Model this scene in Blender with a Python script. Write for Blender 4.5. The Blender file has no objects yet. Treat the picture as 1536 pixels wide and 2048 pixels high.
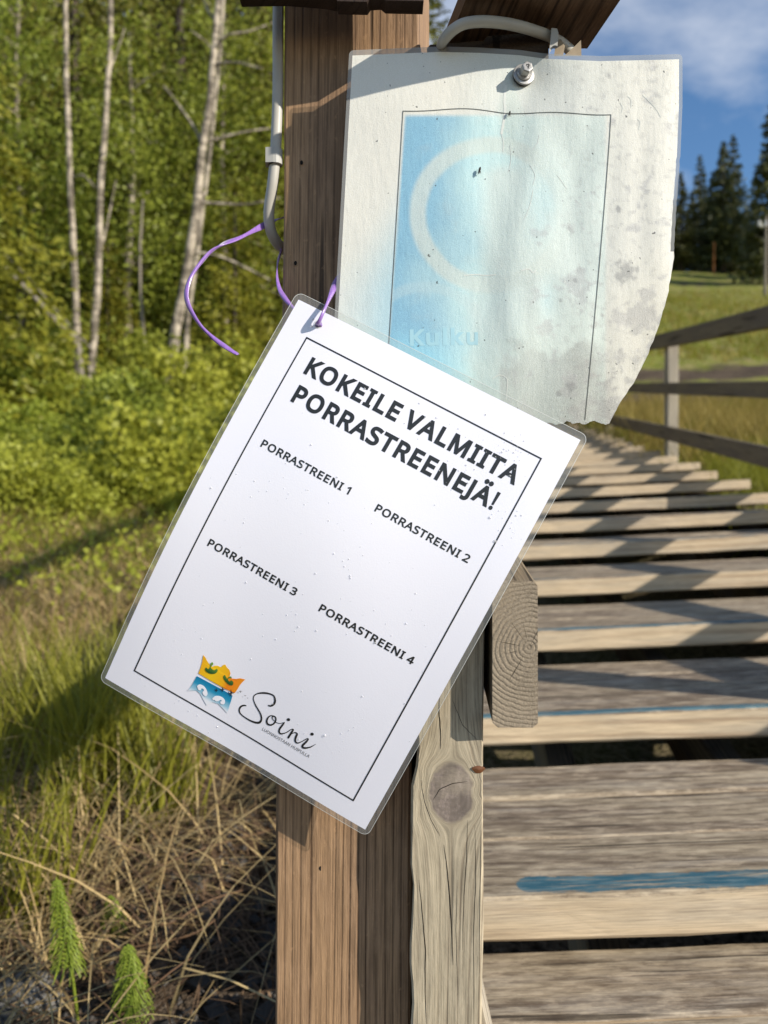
import bpy, math, random
import numpy as np
from mathutils import Vector, Matrix, noise as mnoise

sc = bpy.context.scene
# ------------------------------------------------------------------ camera
EZ = 1.0                       # height of the lens above the ground at its foot
F, CX, CY = 1540.0, 768.0, 1024.0
cam_d = bpy.data.cameras.new("camera")
cam = bpy.data.objects.new("camera", cam_d)
sc.collection.objects.link(cam)
cam.location = (0, 0, EZ)
cam.rotation_euler = (math.pi / 2, 0, 0)
cam_d.sensor_fit = 'VERTICAL'
cam_d.sensor_height = 36.0
cam_d.sensor_width = 27.0
cam_d.lens = F / 2048 * 36.0
cam_d.clip_start = 0.02
cam_d.clip_end = 2000
cam_d.dof.use_dof = True
cam_d.dof.focus_distance = 0.508
cam_d.dof.aperture_fstop = 8.0
sc.camera = cam
# ------------------------------------------------------------------ world and sun
SUN = Vector((1.0, -0.65, 0.55)).normalized()      # towards the sun
elev = math.asin(SUN.z)
azim = math.atan2(SUN.x, SUN.y)
world = bpy.data.worlds.new("World")
sc.world = world
world.use_nodes = True
wn, wl = world.node_tree.nodes, world.node_tree.links
wn.clear()
wo = wn.new('ShaderNodeOutputWorld')
bg = wn.new('ShaderNodeBackground')
sky = wn.new('ShaderNodeTexSky')
sky.sky_type = 'NISHITA'
sky.sun_disc = False
sky.sun_elevation = elev
sky.sun_rotation = azim
sky.altitude = 200
sky.air_density = 1.0
sky.dust_density = 0.2
sky.ozone_density = 3.0
tcw = wn.new('ShaderNodeTexCoord')
sepw = wn.new('ShaderNodeSeparateXYZ')
wl.new(tcw.outputs['Generated'], sepw.inputs[0])
def wmath(op, a, b=None):
    n = wn.new('ShaderNodeMath'); n.operation = op
    for i, v in enumerate((a, b)):
        if v is None: continue
        if isinstance(v, (int, float)): n.inputs[i].default_value = v
        else: wl.new(v, n.inputs[i])
    return n.outputs[0]
zz = wmath('ADD', wmath('MAXIMUM', sepw.outputs[2], 0.0), 0.16)
cmb = wn.new('ShaderNodeCombineXYZ')
wl.new(wmath('DIVIDE', sepw.outputs[0], zz), cmb.inputs[0])
wl.new(wmath('DIVIDE', sepw.outputs[1], zz), cmb.inputs[1])
cn = wn.new('ShaderNodeTexNoise'); cn.inputs['Scale'].default_value = 1.5
cn.inputs['Detail'].default_value = 7; cn.inputs['Roughness'].default_value = 0.58
cn.inputs['Distortion'].default_value = 0.25
cof = wn.new('ShaderNodeVectorMath'); cof.operation = 'ADD'; cof.inputs[1].default_value = (5.5, 9.0, 4.0)
wl.new(cmb.outputs[0], cof.inputs[0]); wl.new(cof.outputs[0], cn.inputs['Vector'])
cr = wn.new('ShaderNodeValToRGB')
cr.color_ramp.elements[0].position = 0.46; cr.color_ramp.elements[0].color = (0, 0, 0, 1)
cr.color_ramp.elements[1].position = 0.80; cr.color_ramp.elements[1].color = (.92, .92, .92, 1)
wl.new(cn.outputs[0], cr.inputs[0])
mixw = wn.new('ShaderNodeMix'); mixw.data_type = 'RGBA'
wl.new(cr.outputs[0], mixw.inputs[0])
hs = wn.new('ShaderNodeHueSaturation'); hs.inputs['Saturation'].default_value = 1.12; hs.inputs['Value'].default_value = 2.3
wl.new(sky.outputs[0], hs.inputs['Color']); wl.new(hs.outputs[0], mixw.inputs[6])
mixw.inputs[7].default_value = (14.0, 14.4, 15.2, 1)
wl.new(mixw.outputs[2], bg.inputs['Color'])
bg.inputs['Strength'].default_value = 0.055
wl.new(bg.outputs[0], wo.inputs[0])
sun_d = bpy.data.lights.new("sun", 'SUN')
sun_d.energy = 5.0
sun_d.angle = math.radians(0.5)
sun_d.color = (1.0, 0.93, 0.82)
sun = bpy.data.objects.new("sun", sun_d)
sc.collection.objects.link(sun)
sun.rotation_euler = SUN.to_track_quat('Z', 'Y').to_euler()
sun.location = (5, -5, 8)
sc.view_settings.view_transform = 'Standard'
sc.view_settings.look = 'None'
sc.view_settings.gamma = 1
sc.view_settings.use_curve_mapping = False
sc.view_settings.exposure = 0.37
sc.cycles.max_bounces = 6
sc.cycles.transparent_max_bounces = 12
sc.cycles.caustics_reflective = False
sc.cycles.caustics_refractive = False

rnd = random.Random(7)
rng = np.random.default_rng(11)

# ------------------------------------------------------------------ helpers
def P(px, py, d):
    """point of the place seen at photograph pixel px, py at depth d metres"""
    return Vector(((px - CX) / F * d, d, EZ - (py - CY) / F * d))

def tag(o, label=None, cat=None, group=None, kind=None):
    if label: o['label'] = label
    if cat: o['category'] = cat
    if group: o['group'] = group
    if kind: o['kind'] = kind
    return o

def thing(name, label, cat, loc=(0, 0, 0), group=None):
    o = bpy.data.objects.new(name, None)
    o.empty_display_size = 0.05
    sc.collection.objects.link(o)
    o.location = loc
    return tag(o, label, cat, group)

def link(name, me, mats=None, parent=None, loc=None):
    """loc: world location; parents are unrotated empties"""
    o = bpy.data.objects.new(name, me)
    sc.collection.objects.link(o)
    if mats is not None and len(me.materials) == 0:
        for m in (mats if isinstance(mats, (list, tuple)) else [mats]):
            me.materials.append(m)
    base = Vector(loc) if loc is not None else Vector((0, 0, 0))
    if parent is not None:
        o.parent = parent
        w = Vector((0, 0, 0)); q = parent
        while q is not None:
            w += q.location; q = q.parent
        o.location = base - w
    else:
        o.location = base
    return o

def mesh_np(name, verts, faces_quads=None, faces_tris=None, smooth=False, mat_idx=None, colors=None, uvs=None):
    me = bpy.data.meshes.new(name)
    verts = np.asarray(verts, dtype=np.float32)
    nq = 0 if faces_quads is None else len(faces_quads)
    nt = 0 if faces_tris is None else len(faces_tris)
    me.vertices.add(len(verts))
    me.vertices.foreach_set('co', verts.ravel())
    idx = []
    if nq: idx.append(np.asarray(faces_quads, dtype=np.int32).ravel())
    if nt: idx.append(np.asarray(faces_tris, dtype=np.int32).ravel())
    idx = np.concatenate(idx)
    me.loops.add(len(idx))
    me.loops.foreach_set('vertex_index', idx)
    me.polygons.add(nq + nt)
    tot = np.concatenate([np.full(nq, 4, np.int32), np.full(nt, 3, np.int32)])
    st = np.concatenate([[0], np.cumsum(tot)[:-1]]).astype(np.int32)
    me.polygons.foreach_set('loop_start', st)
    me.polygons.foreach_set('loop_total', tot)
    me.polygons.foreach_set('use_smooth', np.full(nq + nt, smooth))
    if mat_idx is not None: me.polygons.foreach_set('material_index', np.asarray(mat_idx, np.int32))
    me.update(calc_edges=True)
    if colors is not None:
        a = me.color_attributes.new('Col', 'FLOAT_COLOR', 'POINT')
        c = np.ones((len(verts), 4), np.float32); c[:, :3] = colors
        a.data.foreach_set('color', c.ravel())
    if uvs is not None:
        u = me.uv_layers.new(name='UVMap')
        u.data.foreach_set('uv', np.asarray(uvs, np.float32)[idx].ravel())
    return me

class MB:
    """collects simple solids into one mesh"""
    def __init__(s): s.v = []; s.f = []; s.m = []
    def add(s, vs, fs, m=0):
        o = len(s.v); s.v += [tuple(v) for v in vs]
        for f in fs: s.f.append(tuple(i + o for i in f)); s.m.append(m)
    def tube(s, pts, radii, n=8, m=0, cap=True):
        pts = [Vector(p) for p in pts]
        if isinstance(radii, (int, float)): radii = [radii] * len(pts)
        up = Vector((0.12, 0.2, 1)).normalized()
        rings = []; a = None
        for i, p in enumerate(pts):
            t = (pts[min(i + 1, len(pts) - 1)] - pts[max(i - 1, 0)]).normalized()
            if a is None:
                a = t.cross(up)
                if a.length < 1e-3: a = t.cross(Vector((1, 0, 0)))
            a = (a - t * a.dot(t)).normalized(); b = t.cross(a)
            rings.append([p + (a * math.cos(2 * math.pi * k / n) + b * math.sin(2 * math.pi * k / n)) * radii[i] for k in range(n)])
        vs = [v for r in rings for v in r]; fs = []
        for i in range(len(pts) - 1):
            for k in range(n):
                fs.append((i * n + k, i * n + (k + 1) % n, (i + 1) * n + (k + 1) % n, (i + 1) * n + k))
        if cap:
            fs.append(tuple(range(n))[::-1]); fs.append(tuple((len(pts) - 1) * n + k for k in range(n)))
        s.add(vs, fs, m)
    def build(s, name, mats, parent=None, smooth=False, loc=None):
        me = bpy.data.meshes.new(name)
        base = Vector(loc) if loc is not None else Vector((0, 0, 0))
        me.from_pydata([tuple(Vector(v) - base) for v in s.v], [], s.f)
        me.polygons.foreach_set('material_index', s.m)
        me.polygons.foreach_set('use_smooth', [smooth] * len(s.f))
        me.update()
        return link(name, me, mats, parent, loc)

# ------------------------------------------------------------------ materials
class NT:
    def __init__(s, name):
        s.m = bpy.data.materials.new(name); s.m.use_nodes = True
        s.t = s.m.node_tree; s.n = s.t.nodes; s.l = s.t.links
        s.b = s.n['Principled BSDF']; s.out = s.n['Material Output']
    def put(s, sock, v):
        if v is None: return
        if isinstance(v, bpy.types.NodeSocket): s.l.new(v, sock)
        elif isinstance(v, (tuple, list)) and len(v) == 3 and sock.type == 'RGBA': sock.default_value = (*v, 1)
        else: sock.default_value = v
    def math(s, op, a, b=None, c=None, clamp=False):
        n = s.n.new('ShaderNodeMath'); n.operation = op; n.use_clamp = clamp
        for i, v in enumerate((a, b, c)):
            if v is not None: s.put(n.inputs[i], v)
        return n.outputs[0]
    def mix(s, f, a, b, mode='MIX'):
        n = s.n.new('ShaderNodeMix'); n.data_type = 'RGBA'; n.blend_type = mode
        s.put(n.inputs[0], f); s.put(n.inputs[6], a); s.put(n.inputs[7], b)
        return n.outputs[2]
    def xyz(s, x, y, z):
        n = s.n.new('ShaderNodeCombineXYZ')
        for i, v in enumerate((x, y, z)): s.put(n.inputs[i], v)
        return n.outputs[0]
    def sep(s, v):
        n = s.n.new('ShaderNodeSeparateXYZ'); s.l.new(v, n.inputs[0]); return n.outputs
    def coord(s, kind='Object'):
        return s.n.new('ShaderNodeTexCoord').outputs[kind]
    def noise(s, v, scale=5, detail=3, rough=0.5, dist=0.0):
        n = s.n.new('ShaderNodeTexNoise')
        if v is not None: s.l.new(v, n.inputs['Vector'])
        s.put(n.inputs['Scale'], scale); s.put(n.inputs['Detail'], detail)
        s.put(n.inputs['Roughness'], rough); s.put(n.inputs['Distortion'], dist)
        return n.outputs[0]
    def ramp(s, f, stops):
        n = s.n.new('ShaderNodeValToRGB'); s.l.new(f, n.inputs[0])
        e = n.color_ramp.elements
        while len(e) < len(stops): e.new(0.5)
        for i, (p, c) in enumerate(stops):
            e[i].position = p
            e[i].color = (c, c, c, 1) if isinstance(c, (int, float)) else (*c, 1)
        return n.outputs[0]
    def vmul(s, v, k):
        n = s.n.new('ShaderNodeVectorMath'); n.operation = 'MULTIPLY'
        s.l.new(v, n.inputs[0]); n.inputs[1].default_value = k
        return n.outputs[0]
    def bump(s, h, strength=0.5, dist=0.001):
        n = s.n.new('ShaderNodeBump'); s.put(n.inputs['Strength'], strength)
        n.inputs['Distance'].default_value = dist; s.l.new(h, n.inputs['Height'])
        s.l.new(n.outputs[0], s.b.inputs['Normal'])
    def fin(s, col=None, rough=0.6, spec=0.3):
        if col is not None: s.put(s.b.inputs['Base Color'], col)
        s.put(s.b.inputs['Roughness'], rough); s.put(s.b.inputs['Specular IOR Level'], spec)
        return s.m

def simple(name, col, rough=0.6, spec=0.3, metal=0.0, var=0.0, vs=20):
    t = NT(name); c = col
    if var:
        n = t.noise(t.coord(), vs, 4)
        c = t.mix(n, tuple(x * (1 - var) for x in col), tuple(min(1, x * (1 + var)) for x in col))
    t.b.inputs['Metallic'].default_value = metal
    return t.fin(c, rough, spec)

def wood(name, base, dark, patch, axis='Z', freq=230, line=0.6, lp=5, warp=0.012, patch_scale=1.0, crack=0.0,
         knots=(), bump=0.5, fibre=0.35, rough=0.75, speck=0.0, rand=True, patch_lo=0.42, patch_hi=0.62, third=None, third_amt=0.85, paint=None, knot_col=None, wig=0.006, blotch=0.0):
    """sawn timber: growth-ring lines along the grain, fibres, weathered patches, drying cracks, knots"""
    t = NT(name)
    co = t.sep(t.coord('Object'))
    if axis == 'Z': w, d, l = co[0], co[1], co[2]
    else: w, d, l = co[1], co[2], co[0]
    off = 0.0
    if rand:
        oi = t.n.new('ShaderNodeObjectInfo').outputs['Random']
        off = t.math('MULTIPLY', oi, 37.0)
        l2 = t.math('ADD', l, off)
        shift = t.math('MULTIPLY', oi, 0.9)
    else:
        l2 = l; shift = 0.0
    kmask = None; w1 = w
    for (kw, kl, rw, rl) in knots:
        dx = t.math('SUBTRACT', w1, kw)
        dl = t.math('MULTIPLY', t.math('SUBTRACT', l, kl), rw / rl)
        jig = t.math('MULTIPLY', t.math('SUBTRACT', t.noise(t.xyz(t.math('MULTIPLY', w, 60.0), t.math('MULTIPLY', l, 60.0), 0.0), 1, 2), 0.5), rw * 0.7)
        dx2 = t.math('ADD', dx, jig)
        r2 = t.math('ADD', t.math('MULTIPLY', dx2, dx2), t.math('MULTIPLY', dl, dl))
        k = t.math('DIVIDE', rw * rw, t.math('MAXIMUM', r2, rw * rw * 0.9))
        w1 = t.math('ADD', kw, t.math('MULTIPLY', dx, t.math('SUBTRACT', 1.0, k)))
        rr = t.math('DIVIDE', t.math('SQRT', r2), rw)
        mk = t.math('SUBTRACT', 1.0, t.math('MULTIPLY', t.math('SUBTRACT', rr, 0.86), 7.0, clamp=True), clamp=True)
        ringk = t.math('MULTIPLY', mk, t.math('ADD', 0.55, t.math('MULTIPLY', t.math('SINE', t.math('MULTIPLY', rr, 31.0)), 0.35)))
        kmask = (mk, ringk) if kmask is None else (t.math('MAXIMUM', kmask[0], mk), t.math('MAXIMUM', kmask[1], ringk))
    wr = t.noise(t.xyz(t.math('ADD', t.math('MULTIPLY', w1, 9.0), shift), t.math('MULTIPLY', d, 9.0), t.math('MULTIPLY', l2, 1.6)), 1, 2)
    wr2 = t.noise(t.xyz(t.math('MULTIPLY', w1, 70.0), t.math('MULTIPLY', d, 10.0), t.math('MULTIPLY', l2, 2.0)), 1, 1)
    ww = t.math('ADD', t.math('ADD', w1, shift), t.math('MULTIPLY', t.math('SUBTRACT', wr, 0.5), warp * 2))
    ww = t.math('ADD', ww, t.math('MULTIPLY', t.math('SUBTRACT', wr2, 0.5), wig))
    ph = t.math('MULTIPLY', t.math('ADD', ww, t.math('MULTIPLY', d, 0.6)), freq * 6.2832)
    sn = t.math('ADD', 0.5, t.math('MULTIPLY', t.math('SINE', ph), 0.5))
    ln = t.math('POWER', sn, lp)
    fn = t.noise(t.xyz(t.math('MULTIPLY', w1, 900.0), t.math('MULTIPLY', d, 900.0), t.math('MULTIPLY', l2, 22.0)), 1, 3, 0.6)
    pn = t.noise(t.xyz(t.math('ADD', t.math('MULTIPLY', w1, 26.0 * patch_scale), off), t.math('MULTIPLY', d, 26.0), t.math('MULTIPLY', l2, 3.0 * patch_scale)), 1, 4, 0.6)
    pm = t.ramp(pn, [(patch_lo, 0.0), (patch_hi, 1.0)])
    c = t.mix(pm, base, patch)
    if third is not None:
        pn3 = t.noise(t.xyz(t.math('MULTIPLY', w1, 34.0), t.math('ADD', t.math('MULTIPLY', d, 30.0), 3.7), t.math('MULTIPLY', l2, 5.0)), 1, 5, 0.65)
        c = t.mix(t.ramp(pn3, [(0.52, 0.0), (0.66, third_amt)]), c, third)
    lnv = t.math('MULTIPLY', ln, t.math('MULTIPLY', line * 1.45, t.ramp(t.noise(t.xyz(t.math('ADD', t.math('MULTIPLY', w1, 85.0), off), t.math('MULTIPLY', d, 12.0), t.math('MULTIPLY', l2, 2.2)), 1, 2, .6), [(0.36, 0.12), (0.64, 1.0)])), clamp=True)
    c = t.mix(lnv, c, dark)
    if kmask is not None:
        kc = knot_col or tuple(x * 1.5 for x in dark)
        c = t.mix(t.math('MULTIPLY', kmask[0], 0.9), c, kc)
        c = t.mix(t.math('MULTIPLY', kmask[1], 0.22), c, tuple(x * 0.35 for x in kc))
        kn = t.noise(t.xyz(t.math('MULTIPLY', w, 260.0), t.math('MULTIPLY', d, 50.0), t.math('MULTIPLY', l, 150.0)), 1, 4, .7)
        c = t.mix(t.math('MULTIPLY', kmask[0], t.ramp(kn, [(0.5, 0.0), (0.62, 0.6)])), c, tuple(x * 1.6 for x in kc))
    c = t.mix(fibre, c, t.ramp(fn, [(0.25, 0.0), (0.75, 1.0)]), 'OVERLAY')
    h = t.math('SUBTRACT', t.math('MULTIPLY', fn, 0.6), t.math('MULTIPLY', lnv, 0.5))
    if blotch:
        b1 = t.noise(t.xyz(t.math('ADD', t.math('MULTIPLY', w1, 95.0), off), t.math('MULTIPLY', d, 60.0), t.math('MULTIPLY', l2, 26.0)), 1, 6, 0.72)
        c = t.mix(t.math('MULTIPLY', t.ramp(b1, [(0.50, 0.0), (0.63, 1.0)]), blotch), c, tuple(min(1, x * 1.75 + .05) for x in base))
        c = t.mix(t.math('MULTIPLY', t.ramp(b1, [(0.36, 1.0), (0.46, 0.0)]), blotch * 1.1), c, tuple(x * 1.1 for x in dark))
        h = t.math('ADD', h, t.math('MULTIPLY', b1, 1.5))
    if crack:
        ck = t.noise(t.xyz(t.math('MULTIPLY', t.math('ADD', w1, t.math('MULTIPLY', wr, 0.01)), 95.0), t.math('MULTIPLY', d, 40.0), t.math('MULTIPLY', l2, 2.6)), 1, 1)
        cm = t.ramp(ck, [(0.70 - crack * 0.08, 0.0), (0.74 - crack * 0.08, 1.0)])
        c = t.mix(t.math('MULTIPLY', cm, 0.75), c, tuple(x * 0.25 for x in dark))
        h = t.math('SUBTRACT', h, cm)
    if speck:
        sp = t.noise(t.xyz(t.math('MULTIPLY', w1, 260.0), t.math('MULTIPLY', d, 260.0), t.math('MULTIPLY', l2, 170.0)), 1, 2)
        c = t.mix(t.ramp(sp, [(0.66, 0.0), (0.74, speck)]), c, tuple(min(1, x * 1.8) for x in base))
    if paint is not None:
        px0, ya, yb, amt, pc1, pc2 = paint               # stripe: start along the grain, both edges across it
        wv = t.math('MULTIPLY', t.math('SUBTRACT', t.noise(t.xyz(t.math('MULTIPLY', l, 16.0), off, 0.0), 1, 3), 0.5), 0.010)
        wv = t.math('ADD', wv, t.math('MULTIPLY', t.math('SUBTRACT', t.noise(t.xyz(t.math('MULTIPLY', w, 40.0), 5.0, t.math('MULTIPLY', l2, 60.0)), 1, 4, .7), 0.5), 0.014))
        ym, yh = (ya + yb) / 2, (yb - ya) / 2
        dy = t.math('SUBTRACT', t.math('ADD', w, wv), ym)
        dx = t.math('MINIMUM', t.math('SUBTRACT', l, px0 + yh), 0.0)
        dist = t.math('SQRT', t.math('ADD', t.math('MULTIPLY', dy, dy), t.math('MULTIPLY', dx, dx)))
        topm = t.math('GREATER_THAN', d, 0.0215)
        pmk = t.math('MULTIPLY', t.math('SUBTRACT', 1.0, t.math('MULTIPLY', t.math('SUBTRACT', dist, yh - 0.002), 400.0, clamp=True), clamp=True), topm)
        wear = t.noise(t.xyz(t.math('MULTIPLY', w, 160.0), 2.0, t.math('MULTIPLY', l2, 22.0)), 1, 5, 0.7)
        pcol_ = t.mix(t.ramp(wear, [(0.45, 0.0), (0.70, 1.0)]), pc1, pc2)
        wm = t.ramp(t.noise(t.xyz(t.math('MULTIPLY', w, 210.0), 7.0, t.math('MULTIPLY', l2, 9.0)), 1, 5, 0.7), [(0.62 - amt * 0.4, 1.0), (0.78 - amt * .2, 0.0)] if False else [(0.50 - amt * 0.32, 0.0), (0.62 - amt * 0.30, 1.0)])
        c = t.mix(t.math('MULTIPLY', pmk, wm), c, pcol_)
    t.bump(h, bump, 0.0008)
    return t.fin(c, rough, 0.25)

def end_grain(name, base, dark, pith, freq=330):
    t = NT(name)
    co = t.sep(t.coord('Object'))
    a = t.math('SUBTRACT', co[1], pith[0]); b = t.math('SUBTRACT', co[2], pith[1])
    r = t.math('SQRT', t.math('ADD', t.math('MULTIPLY', a, a), t.math('MULTIPLY', b, b)))
    wv = t.noise(t.coord(), 60, 3)
    ph = t.math('MULTIPLY', t.math('ADD', r, t.math('MULTIPLY', wv, 0.006)), freq * 6.2832)
    ln = t.math('POWER', t.math('ADD', 0.5, t.math('MULTIPLY', t.math('SINE', ph), 0.5)), 2)
    ang = t.math('ARCTAN2', b, a)
    rad = t.noise(t.xyz(t.math('MULTIPLY', ang, 9.0), t.math('MULTIPLY', r, 18.0), 0.3), 1, 2)
    rm = t.ramp(rad, [(0.66, 0.0), (0.70, 1.0)])
    c = t.mix(t.math('MULTIPLY', ln, t.math('MULTIPLY', t.noise(t.coord(), 45, 3), 0.55)), base, dark)
    fine = t.noise(t.coord(), 700, 3, 0.7)
    c = t.mix(0.5, c, t.ramp(fine, [(0.25, 0.05), (0.75, 0.95)]), 'OVERLAY')
    big = t.noise(t.coord(), 22, 3)
    c = t.mix(t.ramp(big, [(0.35, 0.0), (0.7, 0.5)]), c, tuple(x * 1.35 for x in base))
    c = t.mix(t.math('MULTIPLY', rm, 0.75), c, tuple(x * 0.3 for x in dark))
    t.bump(t.math('SUBTRACT', t.math('ADD', t.math('MULTIPLY', fine, 0.9), t.math('MULTIPLY', ln, -0.6)), rm), 0.7, 0.0006)
    return t.fin(c, 0.85, 0.15)

# ------------------------------------------------------------------ timber solids
def timber(name, L, W, T, mats, axis='X', seg=14, wob=0.0012, cham=0.0025, parent=None, seed=0, waney=0.0, end_mat=None, side_mat=None):
    """a sawn board centred on its own origin: length L along axis, width W, thickness T; chamfered edges, slightly uneven.
       returned at the origin, unplaced.  cross-section axes: X-board -> W along Y, T along Z;  Z-board -> W along X, T along Y"""
    r = random.Random(seed * 7 + 3)
    a, b = W / 2, T / 2; c = cham
    sec = [(-a + c, -b), (a - c, -b), (a, -b + c), (a, b - c), (a - c, b), (-a + c, b), (-a, b - c), (-a, -b + c)]
    n = len(sec); vs = []; fs = []; mi = []
    for i in range(seg + 1):
        l = -L / 2 + L * i / seg
        ou = mnoise.noise(Vector((l * 2.1, seed * 3.3, 0))) * wob * 2
        ov = mnoise.noise(Vector((l * 1.7, seed * 5.1, 9))) * wob
        for k, (u, v) in enumerate(sec):
            du = mnoise.noise(Vector((l * 9, k * 1.3, seed * 2.0))) * wob
            dv = mnoise.noise(Vector((l * 8, k * 2.3, seed * 4.0 + 5))) * wob
            if waney and u < 0 and v < 0:
                du += waney * max(0, mnoise.fractal(Vector((l * 14, 3.1, seed)), 1.0, 2.0, 4) + 0.15)
            uu, vv = u + ou + du, v + ov + dv
            vs.append((l, uu, vv) if axis == 'X' else (uu, vv, l))
    for i in range(seg):
        for k in range(n):
            f = (i * n + k, i * n + (k + 1) % n, (i + 1) * n + (k + 1) % n, (i + 1) * n + k)
            fs.append(f if axis != 'X' else f)
            # sawn edge faces
            mi.append(1 if (side_mat is not None and k in (6, 7)) else 0)
    fs.append(tuple(range(n))[::-1]); fs.append(tuple(seg * n + k for k in range(n)))
    em = (len(mats) - 1) if end_mat else 0
    mi += [em, em]
    me = bpy.data.meshes.new(name)
    me.from_pydata(vs, [], fs); me.polygons.foreach_set('material_index', mi)
    for m in mats: me.materials.append(m)
    import bmesh
    bm = bmesh.new(); bm.from_mesh(me); bmesh.ops.recalc_face_normals(bm, faces=bm.faces); bm.to_mesh(me); bm.free()
    me.update()
    return me

def put(name, me, parent, centre, xdir=None, zdir=None, ydir=None):
    """place a mesh built along local X (xdir, with zdir as its thickness side) or local Z"""
    if xdir is not None:
        x = Vector(xdir).normalized(); z = Vector(zdir); z = (z - x * z.dot(x)).normalized(); y = z.cross(x)
    else:
        z = Vector(zdir).normalized(); y = Vector(ydir); y = (y - z * y.dot(z)).normalized(); x = y.cross(z)
    o = link(name, me, None, parent, centre)
    o.rotation_euler = Matrix((x, y, z)).transposed().to_euler()
    return o
# ================================================================== large structure: stairs
SD = Vector((0.105, 1.0, 0.165))                 # direction the stairs climb
LD = Vector((1.0, -0.02, 0.045))                 # across the stairs
H0 = 0.514
CAMP = Vector((0, 0, EZ))
def ST(X, z, h=H0):
    """h metres below the sloping eye plane"""
    return CAMP + SD * z + LD * X - Vector((0, 0, h))

GREY1 = (0.235, 0.205, 0.165)
TR_ARGS = dict(axis='X', freq=60, line=0.45, lp=3, warp=0.02, crack=0.50, fibre=0.5, bump=0.8, rough=0.8, third=(0.41, 0.355, 0.28), third_amt=0.5, patch_scale=0.7, blotch=0.5)
TR_COL = ((0.33, 0.262, 0.175), (0.08, 0.052, 0.034), (0.205, 0.155, 0.108))
m_tread = wood('weathered_tread_top', *TR_COL, **TR_ARGS)
PB1, PB2 = (0.03, 0.105, 0.145), (0.15, 0.235, 0.25)
m_tread_p = [wood('blue_striped_tread', *TR_COL, **TR_ARGS, paint=(-1.354 / 2 + 0.067, -0.062, -0.027, 0.44, PB1, PB2)),
             wood('faint_striped_tread', *TR_COL, **TR_ARGS, paint=(-1.0, -0.068, -0.046, 0.45, PB1, PB2)),
             wood('fainter_striped_tread', *TR_COL, **TR_ARGS, paint=(-1.0, -0.069, -0.052, 0.2, PB1, PB2))]
m_edge = wood('tread_sawn_edge', (0.52, 0.41, 0.275), (0.22, 0.14, 0.08), (0.42, 0.345, 0.25), 'X', freq=85, line=0.4, lp=3,
              warp=0.012, crack=0.0, fibre=0.35, bump=0.5, rough=0.8)
m_grey = wood('weathered_grey_pine', (0.43, 0.36, 0.25), (0.12, 0.085, 0.055), (0.35, 0.295, 0.21), 'Z', freq=140, line=0.38, lp=12,
              warp=0.007, wig=0.004, blotch=0.16, crack=0.42, knot_col=(0.175, 0.14, 0.12), knots=((0.003, 0.357, 0.0155, 0.0215),), rand=False, fibre=0.42, bump=0.45, rough=0.82)
m_brown = wood('brown_treated_pine', (0.325, 0.20, 0.108), (0.07, 0.038, 0.02), (0.25, 0.155, 0.09), 'Z', freq=165, line=0.68, lp=9,
               warp=0.004, crack=0.28, rand=False, fibre=0.42, bump=0.5, rough=0.65, blotch=0.14, speck=0.22)
m_rail = wood('weathered_rail', (0.20, 0.155, 0.10), (0.07, 0.05, 0.034), (0.155, 0.122, 0.09), 'X', freq=120, line=0.6, lp=4,
              warp=0.01, crack=0.35, fibre=0.4, bump=0.7, rough=0.8)
m_railpost = wood('weathered_railing_post', (0.40, 0.35, 0.27), (0.10, 0.075, 0.05), (0.33, 0.29, 0.23), 'Z', freq=120, line=0.6, lp=4,
                  warp=0.01, crack=0.3, fibre=0.4, rough=0.8)
m_rend = end_grain('rail_end_grain', (0.245, 0.20, 0.145), (0.10, 0.075, 0.05), (-0.009, 0.004))
m_dark = wood('dark_stained_board', (0.045, 0.028, 0.02), (0.015, 0.01, 0.008), (0.035, 0.022, 0.017), 'Z', freq=150, line=0.5, fibre=0.3, rough=0.75)
m_beam = wood('shelter_beam_wood', (0.155, 0.095, 0.056), (0.045, 0.025, 0.015), (0.115, 0.072, 0.045), 'X', freq=110, line=0.75, lp=4,
              warp=0.01, crack=0.4, fibre=0.4, rough=0.7, bump=0.7)
m_block = end_grain('dark_block_end_grain', (0.06, 0.042, 0.03), (0.02, 0.014, 0.01), (0.0, -0.03), 260)

# ---- staircase
stair = thing('staircase', 'weathered wooden plank stairs climbing the slope, blue paint stripes along the step edges', 'staircase', ST(0.7, 0.77, H0 + .1))
Z0, TP = 0.770, 0.4145
XR = 1.345
zaxis = Vector((-0.045, 0.0, 1.0))
step_planks = []
meshes = {}
for i in range(-1, 27):
    zf = Z0 + TP * i
    rise = H0                    # the top of each step lies in this sloping plane at its front edge
    front = ST(0, zf, rise)                         # level tread: runs back without climbing
    flat = Vector((SD.x, 1.0, 0.0))
    depths = [0.140, 0.128, 0.122] if i != -1 else [0.155, 0.178, 0.112]
    if i == 0: rise = H0 - 0.010
    if i == -1: rise = H0 - 0.012
    if i > 16: depths = [0.195, 0.195]
    off = 0.0
    r2 = random.Random(50 + i)
    x0 = -0.01 + r2.uniform(-.01, .01); x1 = XR + r2.uniform(-.03, .02)
    for j, w in enumerate(depths):
        L = x1 - x0
        near = i < 9
        me = timber('plank', L, w - 0.004, 0.046, [(m_tread_p[0] if i == 0 else m_tread_p[1] if i in (1, 2) else m_tread_p[2]) if (j == 0 and 0 <= i < 7) else m_tread, m_edge], 'X', seg=18 if near else 4, wob=0.0022 if near else 0.002,
                    cham=0.004, seed=i * 5 + j + 20, side_mat=True)
        c = front + LD * ((x0 + x1) / 2) + flat * (off + w / 2) - Vector((0, 0, 0.023 + (0.0015 if j % 2 else 0.0) + r2.uniform(0, .0015)))
        tl = LD + Vector((0, r2.uniform(-.002, .002), r2.uniform(-.003, .003)))
        o = put('plank', me, stair, c, xdir=tl, zdir=zaxis)
        if j == 0: frontplank = (o, w, L)
        off += w
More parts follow.
